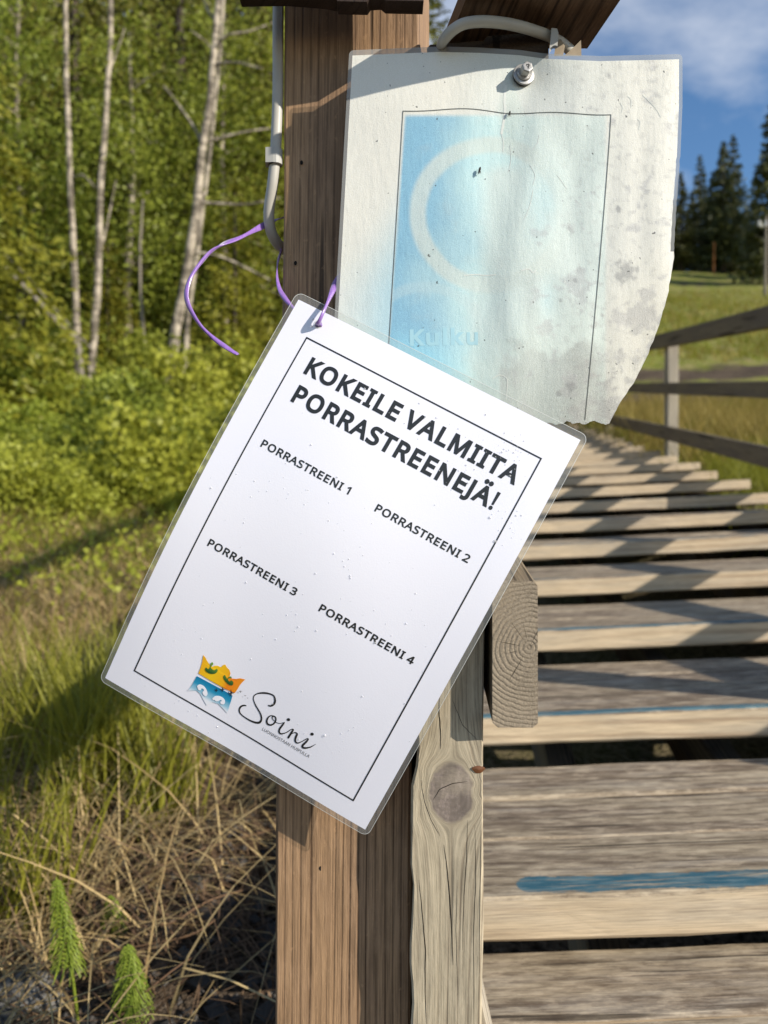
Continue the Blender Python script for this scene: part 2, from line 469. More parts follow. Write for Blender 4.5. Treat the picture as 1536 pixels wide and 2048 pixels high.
for X in (0.16, 0.43, 0.86, 1.25):                  # bearers under the steps
    me = timber('stringer', 11.9, 0.048, 0.11, [m_rail], 'X', seg=4, seed=int(X * 100))
    put('stringer', me, stair, ST(X, 6.3, H0 + 0.046 + 0.07 + 0.060), xdir=SD, zdir=(0, 0, 1))
# raking board beside the bottom step
me = timber('side_board', 0.62, 0.060, 0.028, [m_railpost], 'Z', seg=10, seed=5)
put('side_board', me, stair, P(942, 2205, 0.60), zdir=Vector((-0.225, 0.05, 1)), ydir=(0.1, 1, 0))

# ---- right railing
RX = 1.375
def rail_at(parent, X, z0, z1, top, h, t, seed, mat, name='rail', seg=8):
    """top: metres above the sloping eye plane of its top edge"""
    a = ST(X, z0, -top); b = ST(X, z1, -top)
    L = (b - a).length
    me = timber(name, L, t, h, [mat], 'X', seg=seg, seed=seed, wob=0.002)
    return put(name, me, parent, (a + b) / 2 - Vector((0, 0, h / 2)), xdir=(b - a), zdir=(0, 0, 1))
rr = thing('stair_railing', 'grey wooden railing of three rails along the right edge of the stairs', 'railing', ST(RX, 5.2, 0.55), 'railings on both sides of the stairs')
HX = 0.045 * RX
rail_at(rr, RX - .03, 0.6, 13.0, 0.345 + 0.0 - HX, 0.095, 0.045, 3, m_rail, seg=14)
rail_at(rr, RX - .03, 0.6, 13.0, 0.013 - HX, 0.075, 0.028, 4, m_rail, seg=14)
rail_at(rr, RX - .03, 0.6, 13.0, -0.278 - HX, 0.092, 0.028, 5, m_rail, seg=14)
for z in (0.75, 3.0, 5.25, 7.5, 9.75, 12.0):
    base = ST(RX + .022, z, H0 + 0.33); topp = ST(RX + .022, z, -0.335 + HX)
    L = topp.z - base.z
    me = timber('post', L, 0.068, 0.098, [m_railpost], 'Z', seg=4, seed=int(z * 10))
    put('post', me, rr, (base + topp) / 2, zdir=(0, 0, 1), ydir=(0.105, 1, 0))

# ---- left railing with the grey post beside the sheets
lr = thing('stair_railing', 'grey weathered railing whose knotty post stands right behind the white notice', 'railing', P(900, 2600, 0.52), 'railings on both sides of the stairs')
YAW = Vector((0.125, 1.0, 0)).normalized()          # depth direction of the timbers
zlean = Vector((0.010, 0.0, 1.0))
def post_me(name, W, T, L, mats, seed, **k): return timber(name, L, W, T, mats, 'Z', seed=seed, **k)
gp_d = 0.517
gx = 0.0430                                          # centre of the face at Z about -0.13
gfront = Vector((gx, gp_d - 0.125 * 0.009, EZ - 0.16))
Lg = 1.20
gz_top = 0.055
gc = Vector((gx + zlean.x * (gz_top - Lg / 2 + 0.16), gfront.y, EZ + gz_top - Lg / 2)) + YAW * 0.049
me = post_me('post', 0.0485, 0.098, Lg, [m_grey], 31, seg=90, wob=0.0012, waney=0.007, cham=0.0015)
gpost = put('post', me, lr, gc, zdir=zlean, ydir=YAW)
gpost['label'] = 'pale grey post with a dark oval knot'
# rust coloured resin slot by the knot
GP_LOCAL = gc
# mid rail: its end faces the camera right of the post
rd = Vector((0.035, 1.0, 0.165))
rl_end = 0.4985
rc0 = P(1030, 1307.5, rl_end)
Lr = 3.2
me = timber('rail', Lr, 0.0285, 0.0935, [m_rail, m_rend], 'X', seg=20, seed=41, wob=0.0012, cham=0.0028, end_mat=True)
# the rail is built so that its -X end faces the camera: cut square to the view
for v_ in me.vertices:                          # plumb-cut end
    if v_.co.x < -Lr / 2 + .001: v_.co.x += v_.co.z * 0.165
mid = rc0 + rd.normalized() * (Lr / 2)
o = put('rail', me, lr, mid, xdir=rd, zdir=(0, 0, 1))
o['label'] = 'middle rail, its sawn end showing growth rings'
# end grain coordinates need local Y/Z: use a material reading those
# drying cracks on the post: narrow dark splits laid on its face
from mathutils.bvhtree import BVHTree
bpy.context.view_layer.update()
_mw = gpost.matrix_world
_bv = BVHTree.FromPolygons([_mw @ v.co for v in gpost.data.vertices], [tuple(p.vertices) for p in gpost.data.polygons])
def on_post(px, py, off=.00012):
    dr = (P(px, py, 1.0) - CAMP).normalized(); hit = _bv.ray_cast(CAMP, dr)
    p = hit[0] if hit[0] is not None else P(px, py, gp_d)
    return p - dr * off
m_crack = simple('dark_crack', (0.022, 0.016, 0.012), 0.95, 0.05)
for pts, w_ in (([(879, 1392), (878, 1425), (881, 1460), (881, 1498)], 1.6), ([(888, 1690), (894, 1735), (899, 1790), (903, 1850), (906, 1930)], 1.7), ([(838, 1760), (845, 1830), (851, 1900), (850, 1975), (853, 2048)], 1.5),
               ([(866, 1600), (880, 1578), (905, 1567), (935, 1563)], 1.3), ([(935, 1640), (934, 1700), (928, 1800), (925, 1900)], .9), ([(950, 1650), (952, 1760), (947, 1860), (948, 2048)], .8), ([(962, 1660), (960, 1800), (958, 2000)], .7),
               ([(842, 1560), (848, 1600), (862, 1640), (880, 1672)], .8), ([(905, 1400), (925, 1450), (955, 1480)], .8), ([(915, 1760), (912, 1860), (916, 1990)], .6)):
    mb = MB(); n_ = 5 * len(pts)
    q = [pts[0]]
    q = [(float(np.interp(s_, np.linspace(0, 1, len(pts)), [p[0] for p in pts])) + .8 * mnoise.noise(Vector((s_ * 9, pts[0][0], 0))), float(np.interp(s_, np.linspace(0, 1, len(pts)), [p[1] for p in pts]))) for s_ in np.linspace(0, 1, n_)]
    L_, R_ = [], []
    for i_, (a, b) in enumerate(q):
        ww = .62 * w_ * math.sin(math.pi * (i_ + .6) / (n_ + .2)) ** .6; j_ = min(i_ + 1, n_ - 1); k_ = max(i_ - 1, 0)
        tx, ty = q[j_][0] - q[k_][0], q[j_][1] - q[k_][1]; l_ = math.hypot(tx, ty) or 1
        L_.append(on_post(a - ty / l_ * ww, b + tx / l_ * ww)); R_.append(on_post(a + ty / l_ * ww, b - tx / l_ * ww))
    mb.add(L_ + R_, [(i_, i_ + 1, n_ + i_ + 1, n_ + i_) for i_ in range(n_ - 1)])
    mb.build('crack', m_crack, lr)
# resin pocket at the knot's right
mb = MB(); ang = [2 * math.pi * k / 14 for k in range(14)]
pc = on_post(957, 1539, .0002)
mb.add([pc + Vector((math.cos(a) * 0.0042 * (1 + .2 * math.sin(3 * a)), 0.0, math.sin(a) * 0.0026)) for a in ang] + [pc + Vector((0, -0.0006, 0))],
       [(k, (k + 1) % 14, 14) for k in range(14)])
m_resin = simple('orange_resin', (0.13, 0.05, 0.018), 0.45, 0.5, var=0.6, vs=500)
mb.build('resin_pocket', m_resin, lr)
# left railing's upper and lower rail, further posts
def left_rail(z0, z1, top, h, seed):
    a = ST(0.035, z0, -top); b = ST(0.035, z1, -top); L = (b - a).length
    me = timber('rail', L, 0.028, h, [m_rail], 'X', seg=8, seed=seed, wob=0.0015)
    put('rail', me, lr, (a + b) / 2 - Vector((0, 0, h / 2)), xdir=(b - a), zdir=(0, 0, 1))
left_rail(0.95, 13.0, 0.46, 0.11, 71)
left_rail(3.75, 13.0, -0.05, 0.095, 72)
for z in (3.6, 6.0, 8.4, 10.8):
    b = ST(0.0, z, H0 + 0.5); Lp = 0.46 + H0 + 0.46
    me = timber('post', Lp, 0.048, 0.098, [m_railpost], 'Z', seg=4, seed=int(z * 7))
    put('post', me, lr, b + Vector((-0.02, 0, Lp / 2)), zdir=(0, 0, 1), ydir=(0.105, 1, 0))

# ---- shelter: brown post, hanging board, roof beam, blocks
sh = thing('notice_shelter', 'brown timber post with dark board and short roof beam joined above the notices', 'wooden post', P(690, 2700, 0.6))
bl = Vector((0.0089, 0, 1.0))
Lb = 1.62
bz = -1.20 + Lb / 2
def brown_x(Z): return -0.0265 + 0.0089 * Z
bcen = Vector((brown_x(bz), 0.5455, EZ + bz)) + YAW * 0.049
me = timber('post', Lb, 0.0975, 0.098, [m_brown], 'Z', seg=70, seed=77, wob=0.0008, cham=0.002)
bp = put('post', me, sh, bcen, zdir=bl, ydir=YAW)
bp['label'] = 'brown grooved post'
# short nail holes
m_nail = simple('nail_hole_black', (0.01, 0.008, 0.006), 0.9)
for px, py in ((603, 325), (641, 1737), (640, 2023), (591, 526)):
    d = 0.5445 + (768 - px) / F * 0.545 * 0.125 - 0.0030
    c = P(px, py, d); mb = MB()
    mb.add([c + Vector((math.cos(a) * 0.0011, 0, math.sin(a) * 0.0016)) for a in ang], [tuple(range(14))])
    mb.build('nail_hole', m_nail, sh)
# hanging dark board above (its bottom end shows at the top edge of the photo)
bx0, bx1 = -0.0950, 0.0258; zb = EZ + 0.3345
mb = MB()
prof = [(bx0, 0.003), (bx0 + .03, 0.0035), (bx0 + .055, 0.0015), (bx0 + .064, 0.0), (bx0 + .0645, -0.002), (bx0 + .084, -0.0025), (bx0 + .086, 0.0005), (bx0 + .093, 0.001), (bx0 + .096, -0.0015), (bx1, -0.002)]
top = 0.22; n = len(prof)
vs = []
for dep in (0.501, 0.5145):
    vs += [(x, dep - 0.0 + 0.02 * 0, zb + dz) for x, dz in prof] + [(bx1, dep, zb + top), (bx0 - .012, dep, zb + top)]
m = n + 2
fs = [tuple(range(m)), tuple(range(m, 2 * m))[::-1]] + [(k, m + k, m + (k + 1) % m, (k + 1) % m) for k in range(m)]
mb.add(vs, fs)
o = mb.build('hanging_board', m_dark, sh, loc=(0, .508, EZ + .4)); o['label'] = 'dark board end with small notches'
# roof beam: thin lath running towards the camera overhead
BD = Vector((0.198, -1.0, 0.078))
def bpt(x0, k): return Vector((x0, 0.487, EZ + 0.3305)) + BD * k
far = -0.055
l_n, r_n = 0.030, 0.0125                        # where the near end is cut (skewed)
A0 = bpt(0.0543, far); A1 = bpt(0.0543, l_n); B0 = bpt(0.154, far); B1 = bpt(0.154, r_n)
th = Vector((0, 0, 0.0130))
xax = BD.normalized()
cen = (A0 + A1 + B0 + B1) / 4 + th / 2
mb = MB()
mb.add([A0, A1, B1, B0, A0 + th, A1 + th, B1 + th, B0 + th], [(0, 1, 2, 3)[::-1], (4, 5, 6, 7), (0, 4, 5, 1)[::-1], (1, 5, 6, 2)[::-1], (2, 6, 7, 3)[::-1], (3, 7, 4, 0)[::-1]])
yaw_b = math.atan2(BD.y, BD.x)
R = Matrix.Rotation(-yaw_b, 3, 'Z')
mb.v = [tuple(R @ (Vector(v) - cen)) for v in mb.v]
bme = bpy.data.meshes.new('roof_beam'); bme.from_pydata(mb.v, [], mb.f); bme.materials.append(m_beam); bme.update()
o = link('roof_beam', bme, None, sh, cen); o.rotation_euler = (0, 0, yaw_b)
# stub timber and dark block under the beam
me = timber('stub', 0.10, 0.047, 0.098, [simple('stub_wood', (0.10, 0.08, 0.06), 0.8, 0.2, var=.4, vs=60), m_block], 'X', seg=4, seed=9, end_mat=True)
put('stub', me, sh, Vector((0.0595, 0.530 + 0.05, EZ + 0.3235 - 0.049)), xdir=YAW, zdir=(0, 0, 1))
me = timber('block', 0.16, 0.043, 0.098, [m_dark, m_block], 'X', seg=6, seed=19, end_mat=True)
put('block', me, sh, Vector((0.0985, 0.5165 + 0.08, EZ + 0.3215 - 0.049)), xdir=YAW, zdir=(0, 0, 1))
# peeled bark flakes on the block's right
m_flake = simple('pale_wood_flake', (0.30, 0.24, 0.17), 0.7, 0.2, var=.3, vs=200)
for nm, pts, d in (('flake', [(1128, 112), (1150, 92), (1162, 80), (1163, 112)], 0.512), ('flake', [(1108, 112), (1112, 84), (1122, 78), (1130, 92), (1126, 112)], 0.513)):
    mb = MB(); k = len(pts)
    v = [P(x, y, d) for x, y in pts] + [P(x, y, d + .002) for x, y in pts]
    mb.add(v, [tuple(range(k)), tuple(range(k, 2 * k))[::-1]] + [(i, k + i, k + (i + 1) % k, (i + 1) % k) for i in range(k)])
    mb.build(nm, m_flake, sh)

# ================================================================== the notice that hangs in front
GLY = {"K":[866,[[[136,0],[136,999],[262,999],[262,506],[348,602],[434,697],[704,999],[851,999],[455,564],[866,0],[718,0],[364,477],[262,388],[262,0]]]],"O":[1093,[[[547,-14],[473,-10],[405,2],[344,22],[289,50],[241,86],[199,128],[164,176],[136,231],[114,291],[98,357],[88,427],[85,502],[88,577],[98,646],[114,711],[136,771],[164,825],[199,873],[241,915],[289,950],[344,978],[405,998],[473,1010],[548,1014],[620,1010],[686,998],[746,979],[800,951],[848,916],[890,874],[926,826],[955,772],[978,711],[994,646],[1004,576],[1007,501],[1004,426],[994,356],[978,290],[955,230],[926,176],[890,127],[848,86],[800,50],[746,22],[686,2],[620,-10]],[[547,95],[627,102],[695,122],[751,156],[796,204],[830,263],[855,332],[870,411],[874,501],[870,590],[855,669],[830,738],[796,797],[751,844],[695,877],[627,897],[548,904],[469,897],[401,877],[344,844],[299,797],[264,738],[238,669],[223,590],[218,501],[223,411],[238,332],[263,263],[298,204],[343,156],[400,122],[468,102]]]],"E":[778,[[[136,0],[136,999],[694,999],[694,888],[262,888],[262,576],[669,576],[669,467],[262,467],[262,111],[694,111],[694,0]]]],"I":[474,[[[56,0],[56,73],[173,99],[173,898],[56,926],[56,999],[417,999],[417,926],[299,898],[299,99],[417,73],[417,0]]]],"L":[733,[[[136,0],[136,999],[262,999],[262,112],[698,112],[698,0]]]],"V":[839,[[[357,0],[0,999],[132,999],[357,358],[395,243],[420,140],[445,243],[483,361],[707,999],[839,999],[483,0]]]],"A":[894,[[[0,0],[390,1003],[504,1003],[893,0],[763,0],[642,309],[246,309],[127,0]],[[288,421],[604,421],[492,723],[479,764],[460,825],[445,873],[423,788],[402,723]]]],"M":[1269,[[[136,0],[136,999],[322,999],[630,180],[635,180],[949,999],[1133,999],[1133,0],[1009,0],[1009,614],[1012,758],[1019,874],[1013,874],[680,0],[576,0],[248,876],[242,876],[249,759],[252,606],[252,0]]]],"T":[778,[[[326,0],[326,888],[14,888],[14,999],[763,999],[763,888],[452,888],[452,0]]]],"P":[846,[[[136,0],[136,999],[400,999],[491,994],[569,980],[634,956],[686,922],[725,880],[753,829],[770,771],[775,705],[773,665],[766,625],[754,587],[738,551],[716,516],[688,485],[654,458],[614,434],[566,414],[511,400],[447,392],[376,389],[262,389],[262,0]],[[262,497],[362,497],[429,500],[487,508],[536,523],[575,543],[606,570],[628,605],[641,648],[645,700],[641,745],[630,784],[610,817],[583,844],[548,864],[504,879],[451,888],[389,891],[262,891]]]],"R":[870,[[[136,0],[136,999],[411,999],[498,995],[573,981],[636,959],[686,928],[725,888],[753,840],[770,782],[775,715],[773,677],[768,642],[759,610],[746,582],[730,557],[712,534],[693,514],[671,497],[575,448],[849,0],[702,0],[460,413],[262,413],[262,0]],[[262,519],[411,519],[468,522],[517,531],[557,546],[589,567],[614,594],[631,627],[641,665],[645,709],[641,755],[630,793],[612,824],[586,849],[553,867],[511,880],[462,887],[404,890],[262,890]]]],"S":[768,[[[346,-14],[190,-1],[71,34],[71,154],[197,113],[351,95],[404,98],[449,106],[488,120],[520,139],[545,162],[562,190],[573,221],[576,256],[555,339],[483,401],[341,462],[282,486],[230,513],[185,543],[149,575],[121,612],[100,654],[88,703],[84,758],[86,797],[94,832],[107,865],[125,895],[147,921],[173,945],[203,965],[237,982],[275,996],[315,1005],[357,1011],[403,1013],[554,998],[679,957],[639,849],[527,887],[400,902],[356,900],[318,892],[286,880],[259,863],[238,841],[223,816],[214,788],[211,757],[232,673],[301,613],[430,555],[579,486],[607,467],[632,445],[653,422],[671,397],[685,370],[694,339],[700,305],[702,267],[696,204],[678,149],[648,101],[606,60],[553,28],[492,5],[423,-9]]]],"N":[1063,[[[136,0],[136,999],[281,999],[814,172],[820,172],[816,239],[812,337],[810,435],[810,999],[928,999],[928,0],[781,0],[246,830],[241,830],[248,708],[252,558],[252,0]]]],"J":[382,[[[-6,-266],[-64,-261],[-109,-248],[-109,-141],[-62,-151],[-8,-155],[58,-141],[109,-92],[129,6],[129,999],[255,999],[255,15],[250,-52],[237,-110],[215,-158],[183,-197],[145,-227],[100,-249],[50,-262]]]],"!":[376,[[[148,281],[113,999],[263,999],[228,281]],[[187,-20],[126,3],[115,16],[107,32],[102,52],[101,76],[102,100],[107,120],[115,136],[126,148],[187,169],[248,148],[260,136],[268,120],[273,100],[274,76],[273,52],[268,32],[260,16],[248,3]]]],"1":[800,[[[376,0],[376,698],[378,795],[382,870],[341,833],[295,793],[189,707],[125,789],[395,999],[497,999],[497,0]]]],"2":[800,[[[67,0],[67,102],[329,367],[456,501],[534,616],[546,645],[554,676],[559,707],[561,740],[558,779],[549,813],[534,842],[512,865],[486,884],[456,897],[422,905],[385,908],[349,906],[316,902],[285,894],[257,883],[144,813],[78,895],[213,979],[253,994],[294,1004],[338,1011],[385,1013],[451,1009],[510,995],[562,973],[606,942],[641,904],[667,858],[682,806],[687,747],[685,709],[679,671],[669,636],[655,601],[565,466],[431,323],[222,118],[222,112],[728,112],[728,0]]]],"3":[800,[[[337,-14],[192,-2],[63,41],[63,155],[199,107],[339,90],[401,93],[454,103],[498,119],[532,142],[558,171],[577,204],[588,243],[592,287],[587,330],[573,367],[551,398],[518,422],[478,440],[430,453],[375,461],[312,463],[215,463],[215,568],[313,568],[371,571],[422,581],[465,597],[500,620],[528,648],[548,680],[560,716],[564,757],[561,791],[552,821],[536,848],[515,870],[488,887],[457,899],[422,907],[382,909],[343,908],[307,903],[274,896],[243,886],[130,825],[69,909],[201,982],[242,996],[285,1005],[332,1011],[381,1013],[454,1009],[517,995],[570,974],[614,943],[647,906],[671,864],[685,817],[690,765],[686,718],[676,675],[658,637],[634,605],[603,578],[568,556],[528,538],[483,526],[483,520],[539,511],[588,495],[629,473],[662,445],[687,412],[706,374],[717,331],[721,284],[718,242],[710,202],[698,165],[680,129],[657,97],[628,69],[594,45],[555,24],[509,7],[458,-5],[401,-12]]]],"4":[800,[[[508,0],[508,227],[29,227],[29,332],[499,1005],[627,1005],[627,337],[772,337],[772,227],[627,227],[627,0]],[[150,337],[508,337],[508,652],[510,776],[515,873],[509,873],[481,816],[449,764]]]],"U":[1023,[[[506,-14],[419,-8],[343,11],[277,43],[223,87],[181,142],[150,205],[132,276],[126,355],[126,999],[252,999],[252,351],[256,294],[268,243],[288,199],[317,162],[354,133],[399,112],[452,99],[513,95],[577,100],[630,113],[675,136],[710,167],[737,206],[756,250],[767,298],[771,353],[771,999],[895,999],[895,353],[893,302],[885,254],[872,209],[853,166],[830,126],[800,91],[766,61],[725,34],[679,13],[628,-2],[570,-11]]]],"H":[1037,[[[136,0],[136,999],[262,999],[262,576],[774,576],[774,999],[900,999],[900,0],[774,0],[774,466],[262,466],[262,0]]]],"u":[865,[[[383,-14],[320,-10],[264,2],[218,23],[179,51],[149,88],[128,136],[115,192],[111,259],[111,750],[235,750],[235,267],[245,189],[277,133],[329,99],[402,88],[459,93],[507,106],[545,127],[574,158],[595,197],[611,243],[620,298],[623,360],[623,750],[746,750],[746,0],[645,0],[627,99],[621,99],[601,72],[578,48],[551,29],[520,13],[488,1],[454,-7],[419,-12]]]],"l":[361,[[[119,0],[119,1063],[242,1063],[242,0]]]],"k":[747,[[[119,0],[119,1063],[241,1063],[241,508],[239,449],[235,386],[241,386],[266,418],[300,461],[330,497],[569,750],[714,750],[410,430],[735,0],[586,0],[326,350],[241,276],[241,0]]]],".":[375,[[[186,-20],[126,3],[115,16],[107,32],[102,52],[101,76],[102,100],[107,120],[115,136],[126,148],[186,169],[248,148],[260,136],[268,120],[273,100],[274,76],[273,52],[268,32],[260,16],[248,3]]]]}
m_black = NT('black_print'); m_black.b.inputs['Coat Weight'].default_value = 0.6; m_black.b.inputs['Coat Roughness'].default_value = 0.25
M_BLACK = m_black.fin((0.012, 0.012, 0.011), 0.5, 0.4)
TL = Vector((-0.0578, 0.5207, EZ + 0.1437))
TR = Vector((0.1268, 0.4963, EZ + 0.0464))
BL = Vector((-0.1971, 0.5455, EZ - 0.1173))
NU = ((TR - TL).normalized()); NV = ((BL - TL).normalized())
NN = NU.cross(NV).normalized()
if NN.y > 0: NN = -NN                              # towards the viewer
BOW = 0.0135
def S(u, v, off=0.0):
    """point of the hanging sheet: u, v in millimetres from its top left corner"""
    p = TL + NU * (u / 1000) + NV * (v / 1000)
    b = math.sin(math.pi * min(max(v, -6), 303) / 297) * BOW
    b += 0.0008 * math.sin(u / 210 * 5.1 + v / 297 * 2.0) + 0.0005 * math.sin(u / 210 * 9.1 - v / 297 * 6.3)
    return p + NN * (b + off)
HI = np.array([[0.327057214, 0.166773222, -295.150317], [-0.156395926, 0.314183275, -94.8274138], [9.81711559e-05, -1.33027322e-05, 1.0]])
def uvp(px, py):
    q = HI @ np.array([px, py, 1.0]); return float(q[0] / q[2]), float(q[1] / q[2])
GLY['4'] = [800, [[(480, 0), (480, 225), (30, 225), (30, 335), (470, 1000), (610, 1000), (610, 345), (765, 345), (765, 225), (610, 225), (610, 0)], [(480, 345), (480, 800), (175, 345)]]]
ns = thing('notice_sheet', 'white laminated notice headed KOKEILE VALMIITA PORRASTREENEJÄ, hanging tilted on a purple ribbon', 'notice', S(105, 148))
ORG = Vector(ns.location)

def paper_mat(name, col, bumps=0.25, coat=1.0):
    t = NT(name)
    c = t.coord('Object')
    n1 = t.noise(c, 900, 3, 0.6); n2 = t.noise(c, 14, 3); n3 = t.noise(c, 4200, 2)
    cc = t.mix(t.math('MULTIPLY', n2, 0.35), col, tuple(x * 0.93 for x in col))
    t.b.inputs['Coat Weight'].default_value = coat
    t.b.inputs['Coat Roughness'].default_value = 0.22
    t.bump(t.math('ADD', n1, t.math('MULTIPLY', n2, 2.0)), bumps, 0.0003)
    return t, cc
t, cc = paper_mat('laminated_white_paper', (0.81, 0.80, 0.865), 0.2)
M_PAPER = t.fin(cc, 0.5, 0.4)
# paper with a punched hole: grid whose cells near the hole are replaced by a ring
HU, HV, HR = 20.8, 9.0, 2.35
us = list(np.linspace(0, 14.8, 4)) + list(np.linspace(26.8, 210, 36))
us = sorted(set([round(x, 4) for x in us])); vsn = [0.0, 3.0] + list(np.linspace(15.0, 297, 56))
verts = []; quads = []; tris = []; uvs = []
for v in vsn:
    for u in us: verts.append(tuple(S(u, v) - ORG)); uvs.append((u / 1000, v / 1000))
nu = len(us)
iu = us.index(14.8); iv = 1
for j in range(len(vsn) - 1):
    for i in range(nu - 1):
        if i == iu and j == iv: continue
        quads.append((j * nu + i, (j + 1) * nu + i, (j + 1) * nu + i + 1, j * nu + i + 1))
K = 32; u0, u1, v0, v1 = us[iu], us[iu + 1], 3.0, 15.0
outer = []; inner = []
for k in range(K):
    a = 2 * math.pi * k / K + math.pi / 4
    dx, dy = math.cos(a), math.sin(a)
    s = 1 / max(abs(dx), abs(dy))
    outer.append(((u0 + u1) / 2 + dx * s * (u1 - u0) / 2, (v0 + v1) / 2 + dy * s * (v1 - v0) / 2))
    inner.append((HU + dx * HR, HV + dy * HR))
b0 = len(verts)
for (u, v) in outer + inner: verts.append(tuple(S(u, v) - ORG)); uvs.append((u / 1000, v / 1000))
for k in range(K): quads.append((b0 + k, b0 + (k + 1) % K, b0 + K + (k + 1) % K, b0 + K + k))
me = mesh_np('paper', verts, quads, smooth=True, uvs=uvs)
link('paper', me, M_PAPER, ns, ORG)
mb = MB()                                            # the hole's thin rim
mb.add([S(HU + math.cos(a) * r, HV + math.sin(a) * r, .0004) for r in (HR, HR + .35) for a in [2 * math.pi * k / 32 for k in range(32)]],
       [(k, (k + 1) % 32, 32 + (k + 1) % 32, 32 + k) for k in range(32)])
M_RIM = simple('painted_light_film_edge', (0.62, 0.62, 0.58), 0.3, 0.5)  # paler colour stands in for light caught along the film's edges
mb.build('hole_rim', M_RIM, ns)

def film_mat(name, alpha, tint):
    t = NT(name)
    tr = t.n.new('ShaderNodeBsdfTransparent'); tr.inputs[0].default_value = (*tint, 1)
    gl = t.n.new('ShaderNodeBsdfPrincipled'); gl.inputs['Base Color'].default_value = (.5, .5, .48, 1)
    gl.inputs['Roughness'].default_value = 0.12
    mx = t.n.new('ShaderNodeMixShader'); mx.inputs[0].default_value = alpha
    t.l.new(tr.outputs[0], mx.inputs[1]); t.l.new(gl.outputs[0], mx.inputs[2]); t.l.new(mx.outputs[0], t.out.inputs[0])
    return t.m
M_FILM = film_mat('clear_laminate', 0.22, (0.93, 0.95, 0.93))
def rrect(u0, v0, u1, v1, r, n=7, per=14):
    pts = []
    cs = [(u1 - r, v0 + r, -90), (u1 - r, v1 - r, 0), (u0 + r, v1 - r, 90), (u0 + r, v0 + r, 180)]
    for ci, (cu, cv, a0) in enumerate(cs):
        for k in range(n + 1):
            a = math.radians(a0 + 90 * k / n); pts.append((cu + math.cos(a) * r, cv + math.sin(a) * r))
        nx = cs[(ci + 1) % 4]; a = math.radians(nx[2]); q = (nx[0] + math.cos(a) * r, nx[1] + math.sin(a) * r)
        p = pts[-1]
        for k in range(1, per): pts.append((p[0] + (q[0] - p[0]) * k / per, p[1] + (q[1] - p[1]) * k / per))
    return pts
def ring(name, o_pts, i_pts, off, mat, parent):
    n = len(o_pts); mb = MB()
    mb.add([S(*p, off) for p in o_pts] + [S(*p, off) for p in i_pts], [(k, (k + 1) % n, n + (k + 1) % n, n + k) for k in range(n)])
    return mb.build(name, mat, parent, smooth=True)
o_pts = rrect(-3.4, -4.6, 213.6, 300.8, 5.0); i_pts = rrect(0.02, 0.02, 209.98, 296.98, 0.3)
ring('clear_film', o_pts, i_pts, 0.0, M_FILM, ns)
o2 = rrect(-3.4, -4.6, 213.6, 300.8, 5.0); i2 = rrect(-3.1, -4.3, 213.3, 300.5, 4.8)
ring('film_edge', o2, i2, 0.0002, M_RIM, ns)

def strip(pts, wmm, name, mat, parent, off=0.00018, closed=False, map=S):
    """flat line of width wmm along uv points"""
    mb = MB(); n = len(pts); L = []; R = []
    for i, p in enumerate(pts):
        a = pts[i - 1] if (i or closed) else p; b = pts[(i + 1) % n] if (i < n - 1 or closed) else p
        def nrm(q, s):
            dx, dy = s[0] - q[0], s[1] - q[1]; l = math.hypot(dx, dy) or 1; return (-dy / l, dx / l)
        if a == p: m = nrm(p, b); k = 1
        elif b == p: m = nrm(a, p); k = 1
        else:
            m1, m2 = nrm(a, p), nrm(p, b); m = (m1[0] + m2[0], m1[1] + m2[1]); l = math.hypot(*m) or 1; m = (m[0] / l, m[1] / l)
            k = 1 / max(0.4, m[0] * m1[0] + m[1] * m1[1])
        w = (wmm[i] if isinstance(wmm, (list, tuple)) else wmm) / 2 * k
        L.append((p[0] + m[0] * w, p[1] + m[1] * w)); R.append((p[0] - m[0] * w, p[1] - m[1] * w))
    e = n if closed else n - 1
    mb.add([map(*q, off) for q in L + R], [(i, (i + 1) % n, n + (i + 1) % n, n + i) for i in range(e)])
    return mb
def dense(pts, step=5.0, closed=False):
    out = []; n = len(pts)
    for i in range(n if closed else n - 1):
        a, b = pts[i], pts[(i + 1) % n]; k = max(1, int(math.hypot(b[0] - a[0], b[1] - a[1]) / step))
        out += [(a[0] + (b[0] - a[0]) * j / k, a[1] + (b[1] - a[1]) * j / k) for j in range(k)]
    if not closed: out.append(pts[-1])
    return out
fr = [(18.4, 20.6), (193.6, 22.2), (193.6, 282.6), (17.4, 280.4)]
strip(dense(fr, 6, True), 0.95, '', M_BLACK, ns, closed=True).build('border_line', M_BLACK, ns)

